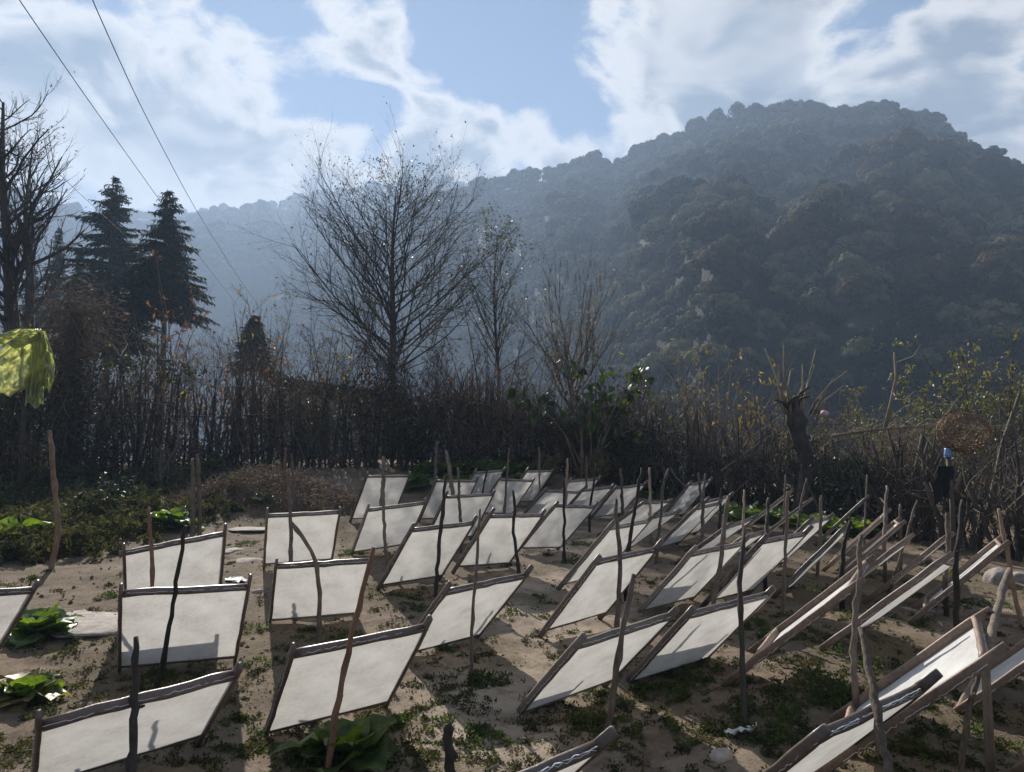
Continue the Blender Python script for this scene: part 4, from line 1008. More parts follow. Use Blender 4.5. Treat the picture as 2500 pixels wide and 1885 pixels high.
# bushes and shrubs in and behind the fence
def shrub(name, label, cat, base, H, spread, nst, seed, tmat, lmat, nleaf, leafL, ratio=.45, group=None, hang=.7, sub=6, twn=12, lean=(0, 0)):
    r = np.random.default_rng(seed); o = thing(name, label, cat, base, group); ih = H
    g = Geo(); A_, B_, Rr_ = [], [], []
    for i in range(nst):
        a = r.uniform(0, 6.28); d = unit(np.array([math.cos(a)*spread + lean[0], math.sin(a)*spread + lean[1], 1.0]))
        P = polyline((r.normal(0, .1*spread*H), r.normal(0, .1*spread*H), -.05), d, H*r.uniform(.65, 1.08), 6, .25, .09, r)
        g.tube(P, np.linspace(.011*H**.5 + .004, .003, 7), 5)
        for j in range(twn):
            f = r.uniform(.22, .97)*6; k = int(f); p = P[k] + (P[k+1]-P[k])*(f-k); dd = unit(unit(P[k+1]-P[k]) + perp(P[k+1]-P[k], r)*r.uniform(.5, 1.1))
            L = H*r.uniform(.10, .26)*(1.15-f/6*.6); A_.append(p); B_.append(p + dd*L); Rr_.append(.005)
            for s_ in range(sub):
                q = p + dd*L*r.uniform(.2, 1); e = q + unit(dd + r.normal(0, .55, 3) + (0, 0, .2))*L*r.uniform(.25, .6); A_.append(q); B_.append(e); Rr_.append(.0028)
    A_ = np.array(A_); B_ = np.array(B_); part('stems', g, tmat, o)
    g = Geo(); g.twigs(A_, B_, np.array(Rr_), .0016, r.normal(0, .02, A_.shape)); part('twigs', g, tmat, o, kind='stuff')
    if nleaf:
        i = r.integers(0, len(A_), nleaf); C = A_[i] + (B_[i]-A_[i])*r.uniform(.4, 1.05, (nleaf, 1))
        D = unit(r.normal(size=(nleaf, 3)) + np.array([0, 0, -hang])); N = unit(r.normal(size=(nleaf, 3)) + np.array([0, -.3, .6]))
        L = leafL*r.uniform(.6, 1.3, nleaf); g = Geo(); g.leaves(C, D, N, L, L*ratio*r.uniform(.7, 1.3, nleaf), .25, .35); part('leaves', g, lmat, o, kind='stuff')
    return o
def plant_at(u, v, H=None, depth=None):
    if depth is None: return ground_hit(u, v)
    return on_land(u, depth)
shrub('yellow_leaf_shrub', 'tall twiggy shrub with drooping yellow leaves, right of the broad-leaved one', 'shrub', on_land(1740, 17.5), 4.0, .36, 15, 21, M['twig'], M['yellow'], 460, .12, .36, hang=1.4)
shrub('yellow_leaf_shrub', 'loose yellow-leaved shrub left of the pollarded stump', 'shrub', on_land(1860, 16.6), 2.9, .40, 10, 22, M['twig'], M['yellow'], 320, .12, .36, hang=1.4)
shrub('pale_leaf_shrub', 'leafy olive tree rising at the right edge above the basket', 'shrub', on_land(2420, 15.5), 4.3, .36, 16, 23, M['twig_dark'], M['olive'], 2200, .11, .42)
shrub('pale_leaf_shrub', 'low olive leaved bush behind the fence right of the stump', 'shrub', on_land(2160, 17.5), 2.9, .5, 14, 24, M['twig'], M['olive'], 1500, .09, .42)
shrub('pale_leaf_shrub', 'olive bush behind the blue cup', 'shrub', on_land(2290, 16.5), 2.6, .5, 12, 25, M['twig'], M['olive'], 1200, .09, .42)
for i, (u, v, H, lab) in enumerate(((1340, 1180, .75, 'round yellow-green bush at the hedge foot, left one of three'), (1447, 1192, .95, 'yellow leaved bush at the hedge foot, middle one of three'), (1520, 1190, .85, 'brownish yellow bush at the hedge foot, right one of three'))):
    shrub('garden_bush', lab, 'bush', plant_at(u, v), H, .45, 16, 30+i, M['twig'], M['yellow'] if i == 1 else M['olive'], 1500, .045, .6, 'yellowing bushes at the hedge foot', hang=.2, sub=4)
shrub('grey_leaf_bush', 'dusty grey-green leaf bush leaning out of the hedge left of the centre', 'bush', plant_at(985, 1150), 1.5, .5, 12, 35, M['twig_dark'], M['ivy'], 2400, .06, .6, hang=.4)
BS = ((600, 20.5, 3.9), (690, 21.5, 4.2), (790, 20.8, 4.0), (890, 20.3, 3.6), (1010, 20.6, 3.4), (1100, 20.2, 3.6), (1180, 21, 4.2), (1290, 20.0, 3.6), (1480, 19.5, 3.0), (1580, 19.0, 3.0), (520, 20.5, 3.6), (430, 20.0, 3.6), (340, 19.5, 3.4), (260, 19.0, 3.4), (1660, 18.6, 3.2), (2050, 17.5, 2.4), (1960, 18.0, 2.6), (2220, 15, 2.2), (2340, 14.5, 2.2), (2450, 13.5, 2.2), (100, 18.5, 3.2), (-20, 18, 3.4))
for i, (u, dd, H) in enumerate(BS):
    shrub('bare_shrub', ORD[sorted(q_[0] for q_ in BS).index(u)] + ' from the left of the bare twiggy shrubs behind the fence', 'shrub', on_land(u, dd), H*(1.22 if 560 < u < 1320 else 1), .38, 9, 50+i, M['twig' if i % 2 else 'twig_dark'], M['dry'] if i % 3 else M['olive'], 420, .08, .45, 'bare shrubs behind the fence', twn=15)
FS = ((500, 17.2, 3.3), (575, 17.6, 3.9), (340, 16.6, 3.6), (395, 16.9, 3.1), (640, 17.7, 3.6), (760, 17.9, 3.0), (840, 18.0, 2.9))
for i, (u, dd, H) in enumerate(FS):
    shrub('fence_sapling', ORD[sorted(q_[0] for q_ in FS).index(u)] + ' from the left of the thin crooked saplings in the left fence', 'sapling', on_land(u, dd), H*1.2, .22, 5, 80+i, M['twig_dark'], M['yellow'] if i % 2 else M['rust'], 26, .12, .5, 'saplings in the left fence', twn=6, sub=2)
for i, (u, v, H, lab) in enumerate(((1150, 1130, 2.4, 'rust brown withered vine hanging in the hedge, left of two'), (1235, 1130, 2.6, 'rust brown withered vine hanging in the hedge, right of two'))):
    shrub('withered_vine', lab, 'vine', on_land(u, 18.6), H, .2, 12, 90+i, M['twig'], M['rust'], 1300, .09, .4, 'withered vines', hang=1.5)

# ------------------------------------------------------------------ broad-leaved plant in front of the hedge
def leaf_template(seed, n=7, m=5, shape=0, curl=.5, ruffle=.04):
    """a broad leaf along +Y, stalk at the origin, unit length"""
    r = np.random.default_rng(seed); t = np.linspace(0, 1, n); q = np.linspace(-1, 1, m)
    wd = (np.sin(np.pi*np.clip((t-.22)/.80, 0, 1)**.75)*.36 + .03) if shape == 0 else (np.sin(np.pi*np.clip((t-.12)/.88, 0, 1)**.55)*.42 + .015)
    X_ = q[None]*wd[:, None]*(1 + r.normal(0, .05, (n, m)))
    Y_ = np.repeat(t[:, None], m, 1) + r.normal(0, .012, (n, m))
    Z_ = np.abs(q)[None]*wd[:, None]*.35 - curl*.5*(t[:, None]**2) + r.normal(0, ruffle, (n, m))*np.abs(q)[None]*(t[:, None] > .2)
    return grid_geo(X_, Y_, Z_)
def leaf_rot(az, el, roll=0):
    """points +Y of the template along azimuth az and elevation el"""
    return Matrix.Rotation(az, 3, 'Z') @ Matrix.Rotation(el, 3, 'X') @ Matrix.Rotation(roll, 3, 'Y')
broad_me = [mesh_of('leaf', leaf_template(200+i, 6, 5, 1, .45, .03), M['bigleaf']) for i in range(4)]
pb = on_land(1440, 16.5); dB = cam_depth(pb)
o = thing('broad_leaf_shrub', 'broad-leaved shrub with shiny drooping leaves at the middle of the hedge', 'shrub', pb)
r = np.random.default_rng(17); arms = []
for u, v in ((1240, 950), (1300, 985), (1375, 870), (1425, 880), (1470, 900), (1530, 960), (1565, 900), (1590, 925), (1500, 1010), (1410, 1010), (1330, 960), (1545, 1050), (1440, 940)):
    e = at(u, v, dB + r.uniform(-.5, .3)) - pb; st_ = np.array([r.normal(0, .1), r.normal(0, .1), 0]); m_ = st_*.5 + e*.5 + np.array([-e[0]*.12, 0, .25])
    P = np.array([st_, (st_+m_)/2 + (0, 0, .05), m_, (m_+e)/2 + (0, 0, .1), e]); g = Geo(); g.tube(P, [.028, .024, .018, .013, .007], 6); part('stem', g, M['twig'], o); arms.append(P)
for i in range(190):
    P = arms[r.integers(len(arms))]; f = (1 - r.uniform(0, 1)**1.6*.55)*4; k = min(int(f), 3); p = P[k] + (P[k+1]-P[k])*(f-k) + r.normal(0, .11, 3)
    s_ = r.uniform(.15, .31); l = obj('leaf', broad_me[r.integers(4)], o, p, leaf_rot(r.uniform(0, 6.28), r.uniform(-1.2, .15), r.normal(0, .4)).to_euler(), s_)

# ------------------------------------------------------------------ mustard greens
green_me = [mesh_of('leaf', leaf_template(300+i, 9, 7, 0, .35 + .22*i, .075), M['greens']) for i in range(4)]
pale_me = [mesh_of('leaf', leaf_template(320+i, 8, 5, 0, .8, .07), M['greens_pale']) for i in range(2)]
def rosette(label, u, v, size, n, seed, mes=None, group='leafy greens in the garden'):
    r = np.random.default_rng(seed); b = ground_hit(u, v); b[2] = G(b[0], b[1])
    o = thing('mustard_green', label, 'plant', b, group)
    for i in range(n):
        q = i/n; az = i*2.4 + r.normal(0, .3); el = R(8 + 66*q + r.normal(0, 11))
        s_ = size*(1.0 - .35*q)*r.uniform(.8, 1.15)
        obj('leaf', (mes or green_me)[r.integers(len(mes or green_me))], o, (0, 0, .01), leaf_rot(az, el, r.normal(0, .25)).to_euler(), (s_*1.1, s_, s_))
    return o
rosette('lush green leaf plant below the long reddish pole', 845, 1850, .34, 22, 1)
rosette('dark green leaf plant beside the pale stone slab at the left', 92, 1555, .34, 30, 2)
rosette('bright green leaf plant behind the frame with two sticks', 420, 1290, .46, 26, 3)
rosette('withered yellowing leaf plant at the lower left edge', 48, 1715, .26, 26, 4, pale_me + green_me[:1])
rosette('upright green leaf plant at the left edge below the weeds', 14, 1330, .55, 14, 5)
rosette('green leaf plant in the weeds left of the creeper', 200, 1170, .60, 13, 6)
rosette('green leaf plant by the hedge above the brown heap', 515, 1150, .60, 14, 7)
rosette('young green plant on the brown heap', 640, 1215, .25, 9, 8)
def bed(name, label, spots, size, n, seed):
    r = np.random.default_rng(seed); g = Geo(); Pt = []
    tm = [leaf_template(340+i, 6, 4, 0, .7, .06) for i in range(4)]
    for u, v in spots:
        b = ground_hit(u, v); b[2] = G(b[0], b[1])
        for i in range(n):
            q = i/n; mt = np.array(leaf_rot(i*2.4 + r.normal(0, .4), R(10 + 66*q + r.normal(0, 9)), r.normal(0, .3))); s_ = size*r.uniform(.6, 1.15)
            t_ = tm[r.integers(4)]; g.add((t_.V[0]*s_) @ mt.T + b, t_.Q[0])
    return part(name, g, M['greens'], kind='stuff', label=label)
r = np.random.default_rng(5)
bed('greens_bed', 'bed of leafy greens at the hedge foot behind the far frames', [(u, 1172 + r.uniform(-14, 26)) for u in np.arange(1000, 1300, 11)], .42, 11, 1)
bed('greens_bed', 'low dark green bed in front of the black hedge right of the centre', [(u, 1205 + (u-1580)*.17 + r.uniform(-6, 14)) for u in np.arange(1580, 1790, 9)], .24, 12, 2)
bed('greens_bed', 'bright leafy bed at the right below the dark stakes', [(u, 1262 + (u-1790)*.13 + r.uniform(-9, 10)) for u in np.arange(1780, 2130, 11)], .30, 11, 3)

# ------------------------------------------------------------------ weeds, brush heap and litter on the soil
def weed_mass(name, label, spots, mat, size, upright=.9, seed=1, zlift=.0, ratio=.5):
    """spots: photograph u, v, radius in metres, number of leaves, height"""
    r = np.random.default_rng(seed); C, D, N, L = [], [], [], []
    for u, v, rad, n, h in spots:
        b = ground_hit(u, v); lob = r.uniform(0, 6.28, 3)
        a = r.uniform(0, 6.28, n); rr_ = rad*np.sqrt(r.uniform(0, 1, n))*(1 + .28*np.sin(2*a+lob[0]) + .2*np.sin(5*a+lob[1]))*r.uniform(.7, 1.15, n)
        x = b[0] + np.cos(a)*rr_; y = b[1] + np.sin(a)*rr_
        nt = max(n//22, 1); ti = r.integers(0, nt, n); sp_ = .016 + .02*min(rad, .5)   # leaves stand in rooted tufts
        x = x[ti] + r.normal(0, sp_, n); y = y[ti] + r.normal(0, sp_, n); rr_ = np.hypot(x-b[0], y-b[1])
        keep = fbm(x*5, y*5, 3, 17) > .30; x, y, rr_ = x[keep], y[keep], rr_[keep]; m = len(x)
        z = G1(x, y) + r.uniform(0, 1, m)**1.3*h*(1.1 - np.clip(rr_/rad, 0, 1))
        C.append(np.stack([x, y, z], -1)); D.append(unit(r.normal(size=(m, 3)) + np.array([0, 0, upright]))); N.append(unit(r.normal(size=(m, 3)) + np.array([0, 0, .8]))); L.append(r.uniform(.5, 1.3, m)*size)
    C = np.vstack(C); L = np.concatenate(L); g = Geo(); g.leaves(C, np.vstack(D), np.vstack(N), L, L*ratio, .2, .3)
    return part(name, g, mat, kind='stuff', label=label)
W = [(1990, 1690, .36, 1500, .13), (1870, 1740, .26, 900, .09), (2060, 1720, .2, 500, .1), (1631, 1690, .26, 900, .06), (1690, 1650, .22, 700, .07), (1438, 1765, .17, 500, .07), (1520, 1790, .2, 500, .06), (1440, 1700, .14, 300, .05),
     (1175, 1664, .13, 600, .10), (1215, 1660, .12, 260, .06), (1125, 1785, .18, 600, .07), (1080, 1775, .12, 300, .06), (980, 1770, .14, 350, .05), (1190, 1800, .2, 500, .05), (915, 1514, .05, 160, .08), (780, 1550, .2, 400, .05), (860, 1560, .18, 300, .05), (960, 1590, .1, 160, .05), (1100, 1590, .12, 200, .04),
     (440, 1660, .25, 400, .04), (350, 1670, .2, 300, .04), (470, 1780, .15, 160, .03), (560, 1800, .2, 200, .03), (620, 1540, .12, 160, .05), (640, 1620, .13, 200, .04), (1880, 1560, .2, 500, .06), (1840, 1530, .2, 500, .07), (1780, 1500, .2, 400, .06), (1960, 1540, .15, 260, .06), (1400, 1370, .22, 500, .08), (1340, 1350, .12, 200, .05), (1420, 1330, .2, 300, .05), (1700, 1350, .22, 300, .05), (1480, 1420, .1, 120, .04), (1990, 1440, .2, 300, .06), (2210, 1510, .26, 500, .06), (2060, 1590, .2, 300, .06), (2240, 1700, .2, 300, .05), (2120, 1620, .14, 240, .05),
     (860, 1350, .2, 300, .05), (880, 1350, .12, 200, .06), (980, 1460, .14, 200, .05), (1030, 1490, .12, 160, .05), (900, 1240, .2, 300, .05), (600, 1330, .2, 300, .06), (260, 1460, .1, 200, .06), (1000, 1350, .15, 200, .04), (1330, 1470, .15, 180, .04), (1240, 1500, .12, 160, .04), (2090, 1500, .25, 300, .04), (2300, 1470, .3, 500, .06), (2420, 1480, .3, 400, .06), (2200, 1420, .25, 350, .05), (2260, 1380, .25, 300, .05), (2350, 1400, .25, 300, .05), (1890, 1810, .16, 260, .09), (2380, 1800, .2, 300, .1), (2260, 1850, .25, 300, .06), (1640, 1800, .22, 300, .05), (820, 1800, .15, 260, .05), (900, 1870, .25, 500, .06), (740, 1870, .15, 240, .06), (690, 1840, .12, 160, .04)]
weed_mass('weed_patches', 'low green weeds in patches on the trodden soil', W, M['weed'], .026, .5, 2, ratio=.55)
r = np.random.default_rng(44)
W2 = [(r.uniform(0, 2500), 1330 + 550*r.uniform(0, 1)**.8, r.uniform(.05, .24), int(r.integers(30, 200)), .03) for _ in range(620)]
weed_mass('weed_patches', 'thin scattered dry weeds over the soil', W2, M['bank'], .022, .4, 3)
W3 = [(r.uniform(-60, 560) , r.uniform(1150, 1375), r.uniform(.25, .5), 330, r.uniform(.15, .42)) for _ in range(190)]
W3 = [w_ for w_ in W3 if w_[1] < np.interp(w_[0], [0, 130, 260, 400, 560], [1385, 1385, 1330, 1290, 1270])]
weed_mass('bank_weeds', 'tangled dark weeds covering the bank at the left', W3, M['bank'], .075, .7, 4)
W4 = [(r.uniform(-40, 330), r.uniform(1120, 1260), r.uniform(.3, .5), 240, r.uniform(.3, .6)) for _ in range(26)]
weed_mass('bank_weeds', 'dark leafy growth against the hedge foot at the left', W4, M['ivy'], .11, .5, 5)
# heap of withered bean vines
hb = ground_hit(720, 1215); hb[2] = G(hb[0], hb[1])
o = thing('brush_heap', 'heap of withered brown vines in front of the hedge at the left', 'brush heap', hb)
n = 3600; a = r.uniform(0, 6.28, n); q = np.sqrt(r.uniform(0, 1, n)); x = hb[0] - .35 + np.cos(a)*q*1.9; y = hb[1] + .3 + np.sin(a)*q*1.1
z = G1(x, y) + r.uniform(0, 1, n)*.42*(1-q**2)
P = np.stack([x, y, z], -1) - hb; D = unit(r.normal(size=(n, 3))*np.array([1, 1, .55])); g = Geo(); g.twigs(P, P + D*r.uniform(.06, .3, (n, 1)), .0045, .002, r.normal(0, .02, (n, 3))); part('vines', g, M['twig'], o, kind='stuff')
n = 5200; a = r.uniform(0, 6.28, n); q = np.sqrt(r.uniform(0, 1, n)); x = hb[0] - .35 + np.cos(a)*q*1.9; y = hb[1] + .3 + np.sin(a)*q*1.1; z = G1(x, y) + r.uniform(0, 1, n)*.40*(1-q**2)
L = r.uniform(.03, .08, n); g = Geo(); g.leaves(np.stack([x, y, z], -1)-hb, unit(r.normal(size=(n, 3))), unit(r.normal(size=(n, 3))), L, L*.5, .3, .3); part('dead_leaves', g, M['dry'], o, kind='stuff')
# straw, twigs and pebbles
n = 5200; x = r.uniform(-5, 6, n); y = 2.2 + 12*r.uniform(0, 1, n)**1.3; z = G1(x, y)
P = np.stack([x, y, z + .004], -1); a = r.uniform(0, 6.28, n); D = np.stack([np.cos(a), np.sin(a), r.uniform(-.05, .2, n)], -1)
g = Geo(); g.twigs(P, P + D*r.uniform(.015, .10, (n, 1)), .0016, .0010, r.normal(0, .004, (n, 3))); part('straw_litter', g, M['shoot'], kind='stuff', label='bits of straw and twig scattered on the soil')
n = 9000; x = r.uniform(-5, 6, n); y = 2.2 + 9*r.uniform(0, 1, n)**1.4; z = G1(x, y); s_ = .004 + .022*r.uniform(0, 1, n)**4
oc = np.array([(1, 0, 0), (-1, 0, 0), (0, 1, 0), (0, -1, 0), (0, 0, .7), (0, 0, -.7)], float); of = np.array([(0, 2, 4), (2, 1, 4), (1, 3, 4), (3, 0, 4), (2, 0, 5), (1, 2, 5), (3, 1, 5), (0, 3, 5)])
V = oc[None]*s_[:, None, None]*r.uniform(.6, 1.4, (n, 6, 1)) + np.stack([x, y, z + s_*.3], -1)[:, None]
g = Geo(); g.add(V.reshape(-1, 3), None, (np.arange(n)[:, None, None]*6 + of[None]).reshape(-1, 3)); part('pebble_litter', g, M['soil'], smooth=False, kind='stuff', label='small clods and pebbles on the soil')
# stones
def stone(label, u, v, sx, sy, sz, seed, name='stone', cat='stone', rot=0):
    import bmesh
    bm = bmesh.new(); bmesh.ops.create_icosphere(bm, subdivisions=3, radius=1.0); r = np.random.default_rng(seed); ph = r.uniform(0, 6.28, 9)
    for v_ in bm.verts:
        p = np.array(v_.co); p = np.sign(p)*np.abs(p)**.80
        f = 1 + .20*math.sin(3*p[0]+ph[0])*math.sin(2.5*p[1]+ph[1]) + .06*math.sin(7*p[1]+ph[2]+4*p[2]) + .04*math.sin(11*p[0]+ph[3])
        v_.co = Vector(p*f*np.array([sx, sy, sz]))
    me = bpy.data.meshes.new(name); bm.to_mesh(me); bm.free(); me.materials.append(M['stone'])
    for pl_ in me.polygons: pl_.use_smooth = True
    b = ground_hit(u, v); b[2] = G(b[0], b[1]); o = obj(name, me, None, (b[0], b[1], b[2] + (sz*.25 if sz > .05 else -sz*.25)), (r.normal(0, .05), r.normal(0, .05), rot)); tag(o, label, cat); return o
stone('large flat pale stone slab set in the soil at the left', 222, 1520, .34, .42, .035, 1, 'stone_slab', 'slab', .3)
stone('pale flat stone beside the frame with two sticks', 566, 1345, .10, .30, .03, 2, 'stone_slab', 'slab', -.1)
stone('small flat stone between the left frames', 606, 1372, .17, .10, .03, 3, 'stone_slab', 'slab', .2)
stone('pale trodden slab behind the upright frame at the left', 610, 1290, .3, .3, .02, 4, 'stone_slab', 'slab', .5)
stone('grey boulder near the right edge', 2440, 1425, .15, .13, .13, 5, 'boulder', 'boulder')
stone('brown stone cut by the right edge beside the grey boulder', 2492, 1420, .11, .1, .09, 6, 'boulder', 'boulder')
stone('flat stone under the foot of the box frame near the boulder', 2240, 1487, .16, .12, .025, 7, 'stone_slab', 'slab', .2)
stone('small pale stone by the foot of the kinked stick', 775, 1525, .05, .035, .03, 8, 'pebble', 'stone')
stone('small stone in the bare soil left of the kinked stick', 628, 1442, .05, .04, .03, 9, 'pebble', 'stone')
stone('half-buried stone at the foot of the forked pole', 1760, 1855, .06, .05, .05, 10, 'pebble', 'stone')
# scraps of white plastic
def scrap(label, u, v, sx, sy, seed, mat):
    r = np.random.default_rng(seed); n = 9; a, b = np.meshgrid(np.linspace(-1, 1, n), np.linspace(-1, 1, n), indexing='ij')
    Z_ = np.abs(fbm(a*2+seed, b*2, 3, seed)-.4)*.12 + .006; g = grid_geo(a*sx*(1+.2*np.sin(3*b)), b*sy*(1 + .25*np.sin(4*a)), Z_); p = ground_hit(u, v); p[2] = G(p[0], p[1])
    o = part('plastic_scrap', g, mat); o.location = p; o.rotation_euler = (0, 0, r.uniform(0, 3)); tag(o, label, 'scrap')
scrap('crumpled white plastic scrap at the foot of the thick dark pole', 1812, 1795, .085, .03, 3, M['white_paint'])
scrap('crumpled clear plastic scrap behind the left frames', 578, 1418, .14, .07, 5, M['white_paint'])

# ------------------------------------------------------------------ conifers beyond the hedge
def conifer(label, base, H, W_, h0, seed, group='conifers beyond the hedge', nwh=46):
    r = np.random.default_rng(seed); o = thing('conifer', label, 'tree', base, group)
    n = 12; tt = np.linspace(0, 1, n); P = np.column_stack([np.sin(tt*4)*.08, np.cos(tt*3)*.06, tt*H - .3*(tt == 0)])
    g = Geo(); g.tube(P, np.linspace(.02*H*.8, .02, n), 8); part('trunk', g, M['bark'], o)
    C, D, N, L = [], [], [], []; gb = Geo(); A_, B_, R_ = [], [], []
    for i in range(nwh):
        f = (i + r.uniform(0, .6))/nwh; z = h0 + (H-h0)*f
        for j in range(int(r.integers(5, 9))):
            az = r.uniform(0, 6.28); Lb = (W_*(1-f)**.76*r.uniform(.5, 1.25) + .08)
            if r.uniform() < .08: Lb *= 1.3
            d = np.array([math.cos(az), math.sin(az), 0]); droop = .28 + .25*(1-f)
            ns = max(int(Lb/.085), 4); q = np.linspace(.12, 1, ns)
            Pb = d[None]*(q*Lb)[:, None]; Pb[:, 2] = z + Lb*(.18*q - droop*q**2 + .14*q**4)
            A_.append((0, 0, z)); B_.append(Pb[-1]); R_.append(.02)
            sd = np.array([-d[1], d[0], 0])
            for sg in (-1, 1):
                dd = unit(d*.62 + sd*sg*.75 + np.array([0, 0, -.28]) + r.normal(0, .16, (ns, 3)))
                C.append(Pb); D.append(dd); N.append(np.tile([0, 0, 1.0], (ns, 1)) + r.normal(0, .3, (ns, 3))); L.append((.16 + .22*Lb*(1-q)**.6)*r.uniform(.7, 1.4, ns))
            C.append(Pb); D.append(unit(np.array([0, 0, -1.0]) + d*.5 + r.normal(0, .3, (ns, 3)))); N.append(np.tile(d, (ns, 1))); L.append(r.uniform(.12, .34, ns))
    C = np.vstack(C); D = np.vstack(D); N = unit(np.vstack(N)); L = np.concatenate(L); g = Geo(); g.leaves(C, D, N, L, L*.34, .1, .15); part('crown', g, M['needle'], o)
    A_ = np.array(A_, float); B_ = np.array(B_, float); B_[:, 2] -= 0; gb.twigs(A_, B_, np.array(R_), .004, np.column_stack([0*A_[:, :2], (B_[:, 2]-A_[:, 2])*-.1])); part('branches', gb, M['bark'], o)
    return o
def conifer_at(label, u, vtop, vskirt, depth, wpx, seed, group='conifers beyond the hedge'):
    b = on_land(u, depth); t_ = at(u, vtop, depth); sk = at(u, vskirt, depth)
    H = t_[2]-b[2]; return conifer(label, b, H, wpx*depth/FPX, sk[2]-b[2], seed, group)
conifer_at('taller dark conifer behind the hedge at the left', 250, 408, 835, 40, 146, 1)
conifer_at('dark conifer with a bare stem below, right one of the pair', 388, 445, 765, 36, 116, 2)
conifer_at('pale hazy pointed conifer behind the bare trees at the left', 118, 540, 800, 62, 46, 3)
conifer_at('small dark conifer top showing above the hedge left of the bare tree', 615, 765, 900, 34, 50, 4)
conifer_at('hazy dark conifer low at the far left behind the bare trees', 60, 640, 860, 55, 46, 8)
conifer_at('second low conifer left of the taller dark one', 175, 600, 830, 50, 40, 9)

# single trees one can pick out on the near slope and the valley side
def lone_tree(label, u, v, depth, sc, k, group):
    p = at(u, v, depth); z = float(terrain(p[0:1], p[1:2])[0]); me = crown_me[k]
    o = thing('woodland_tree', label, 'tree', (p[0], p[1], p[2] - sc*5.5), group)
    g = Geo(); low = min(z - (p[2]-sc*5.5), -.5); g.tube([(0, 0, low), (.1, 0, low*.4), (0, .1, sc*4.2)], [.3*sc, .25*sc, .12*sc], 6); part('trunk', g, M['bark'], o)
    obj('crown', me, o, (0, 0, 0), (0, 0, rng.uniform(0, 6)), sc)
LT = [(2070, 900, 95, .62, 5), (2140, 930, 90, .66, 0), (2230, 880, 100, .75, 5), (2330, 900, 95, .8, 2), (2180, 820, 120, .7, 1), (2080, 810, 130, .68, 3), (2390, 810, 110, .85, 4), (2440, 870, 90, .8, 1), (2300, 780, 130, .75, 2), (2350, 740, 140, .7, 5), (2450, 730, 130, .95, 0), (2480, 640, 150, 1.0, 3), (1990, 960, 95, .6, 4), (2260, 960, 80, .62, 3), (2420, 960, 75, .62, 2), (1850, 830, 150, .6, 1), (1770, 690, 210, .8, 2), (1620, 650, 230, .85, 4), (2490, 790, 105, .8, 5)]
for i, (u, v, dd, sc, k) in enumerate(LT):
    lone_tree(ORD[sorted(q_[0] for q_ in LT).index(u)] + ' from the left of the round trees standing out on the wooded slope', u, v, dd, sc, k, 'trees on the near right slope')

# ------------------------------------------------------------------ the hut behind the hedge
dh = 25.0
hx0, hx1 = at(640, 950, dh)[0], at(1000, 950, dh)[0]; hy = dh; hzb = float(terrain(np.array([(hx0+hx1)/2]), np.array([hy]))[0]) - .2
zt0 = at(640, 915, dh)[2]; zt1 = at(1000, 965, dh)[2]
o = thing('hut', 'low cream hut with a dark sloping roof half hidden by the hedge', 'hut', ((hx0+hx1)/2, hy, hzb)); O = np.array(o.location)
def boxg(x0, x1, y0, y1, z0, z1, za=None):
    za = z1 if za is None else za
    g = Geo(); g.add(np.array([(x0, y0, z0), (x1, y0, z0), (x1, y1, z0), (x0, y1, z0), (x0, y0, z1), (x1, y0, za), (x1, y1, za), (x0, y1, z1)]) - O,
                     [(0, 3, 2, 1), (4, 5, 6, 7), (0, 1, 5, 4), (1, 2, 6, 5), (2, 3, 7, 6), (3, 0, 4, 7)]); return g
part('wall', boxg(hx0+.3, hx1-.3, hy, hy+3.0, hzb, zt0-.55, zt1-.55), M['wall'], o, smooth=False)
rf = Geo(); nx = 60; xs_ = np.linspace(hx0, hx1, nx); cor = .02*np.sin(np.arange(nx)*np.pi*.5)
for yy0, yy1 in ((hy-.5, hy+3.4),):
    zz = np.interp(xs_, [hx0, hx1], [zt0, zt1]) + cor
    V = np.concatenate([np.column_stack([xs_, 0*xs_+yy0, zz]), np.column_stack([xs_, 0*xs_+yy1, zz-.5]), np.column_stack([xs_, 0*xs_+yy0, zz-.10]), np.column_stack([xs_, 0*xs_+yy1, zz-.6])]) - O
    i = np.arange(nx-1); rf.add(V, np.concatenate([np.stack([i, i+1, nx+i+1, nx+i], -1), np.stack([2*nx+i, 3*nx+i, 3*nx+i+1, 2*nx+i+1], -1), np.stack([i, 2*nx+i, 2*nx+i+1, i+1], -1), np.stack([nx+i, nx+i+1, 3*nx+i+1, 3*nx+i], -1)]))
part('roof', rf, M['roof'], o, smooth=False)
for u in (690, 800, 900, 965):
    xx = at(u, 950, dh)[0]; part('post', boxg(xx-.06, xx+.06, hy-.35, hy-.23, hzb, np.interp(xx, [hx0, hx1], [zt0, zt1])-.12), M['bark'], o, smooth=False)
xx = at(760, 950, dh)[0]; dr = part('door', boxg(xx-.45, xx+.45, hy-.05, hy+.02, hzb+.1, hzb+2.1), M['stake'], o, smooth=False)

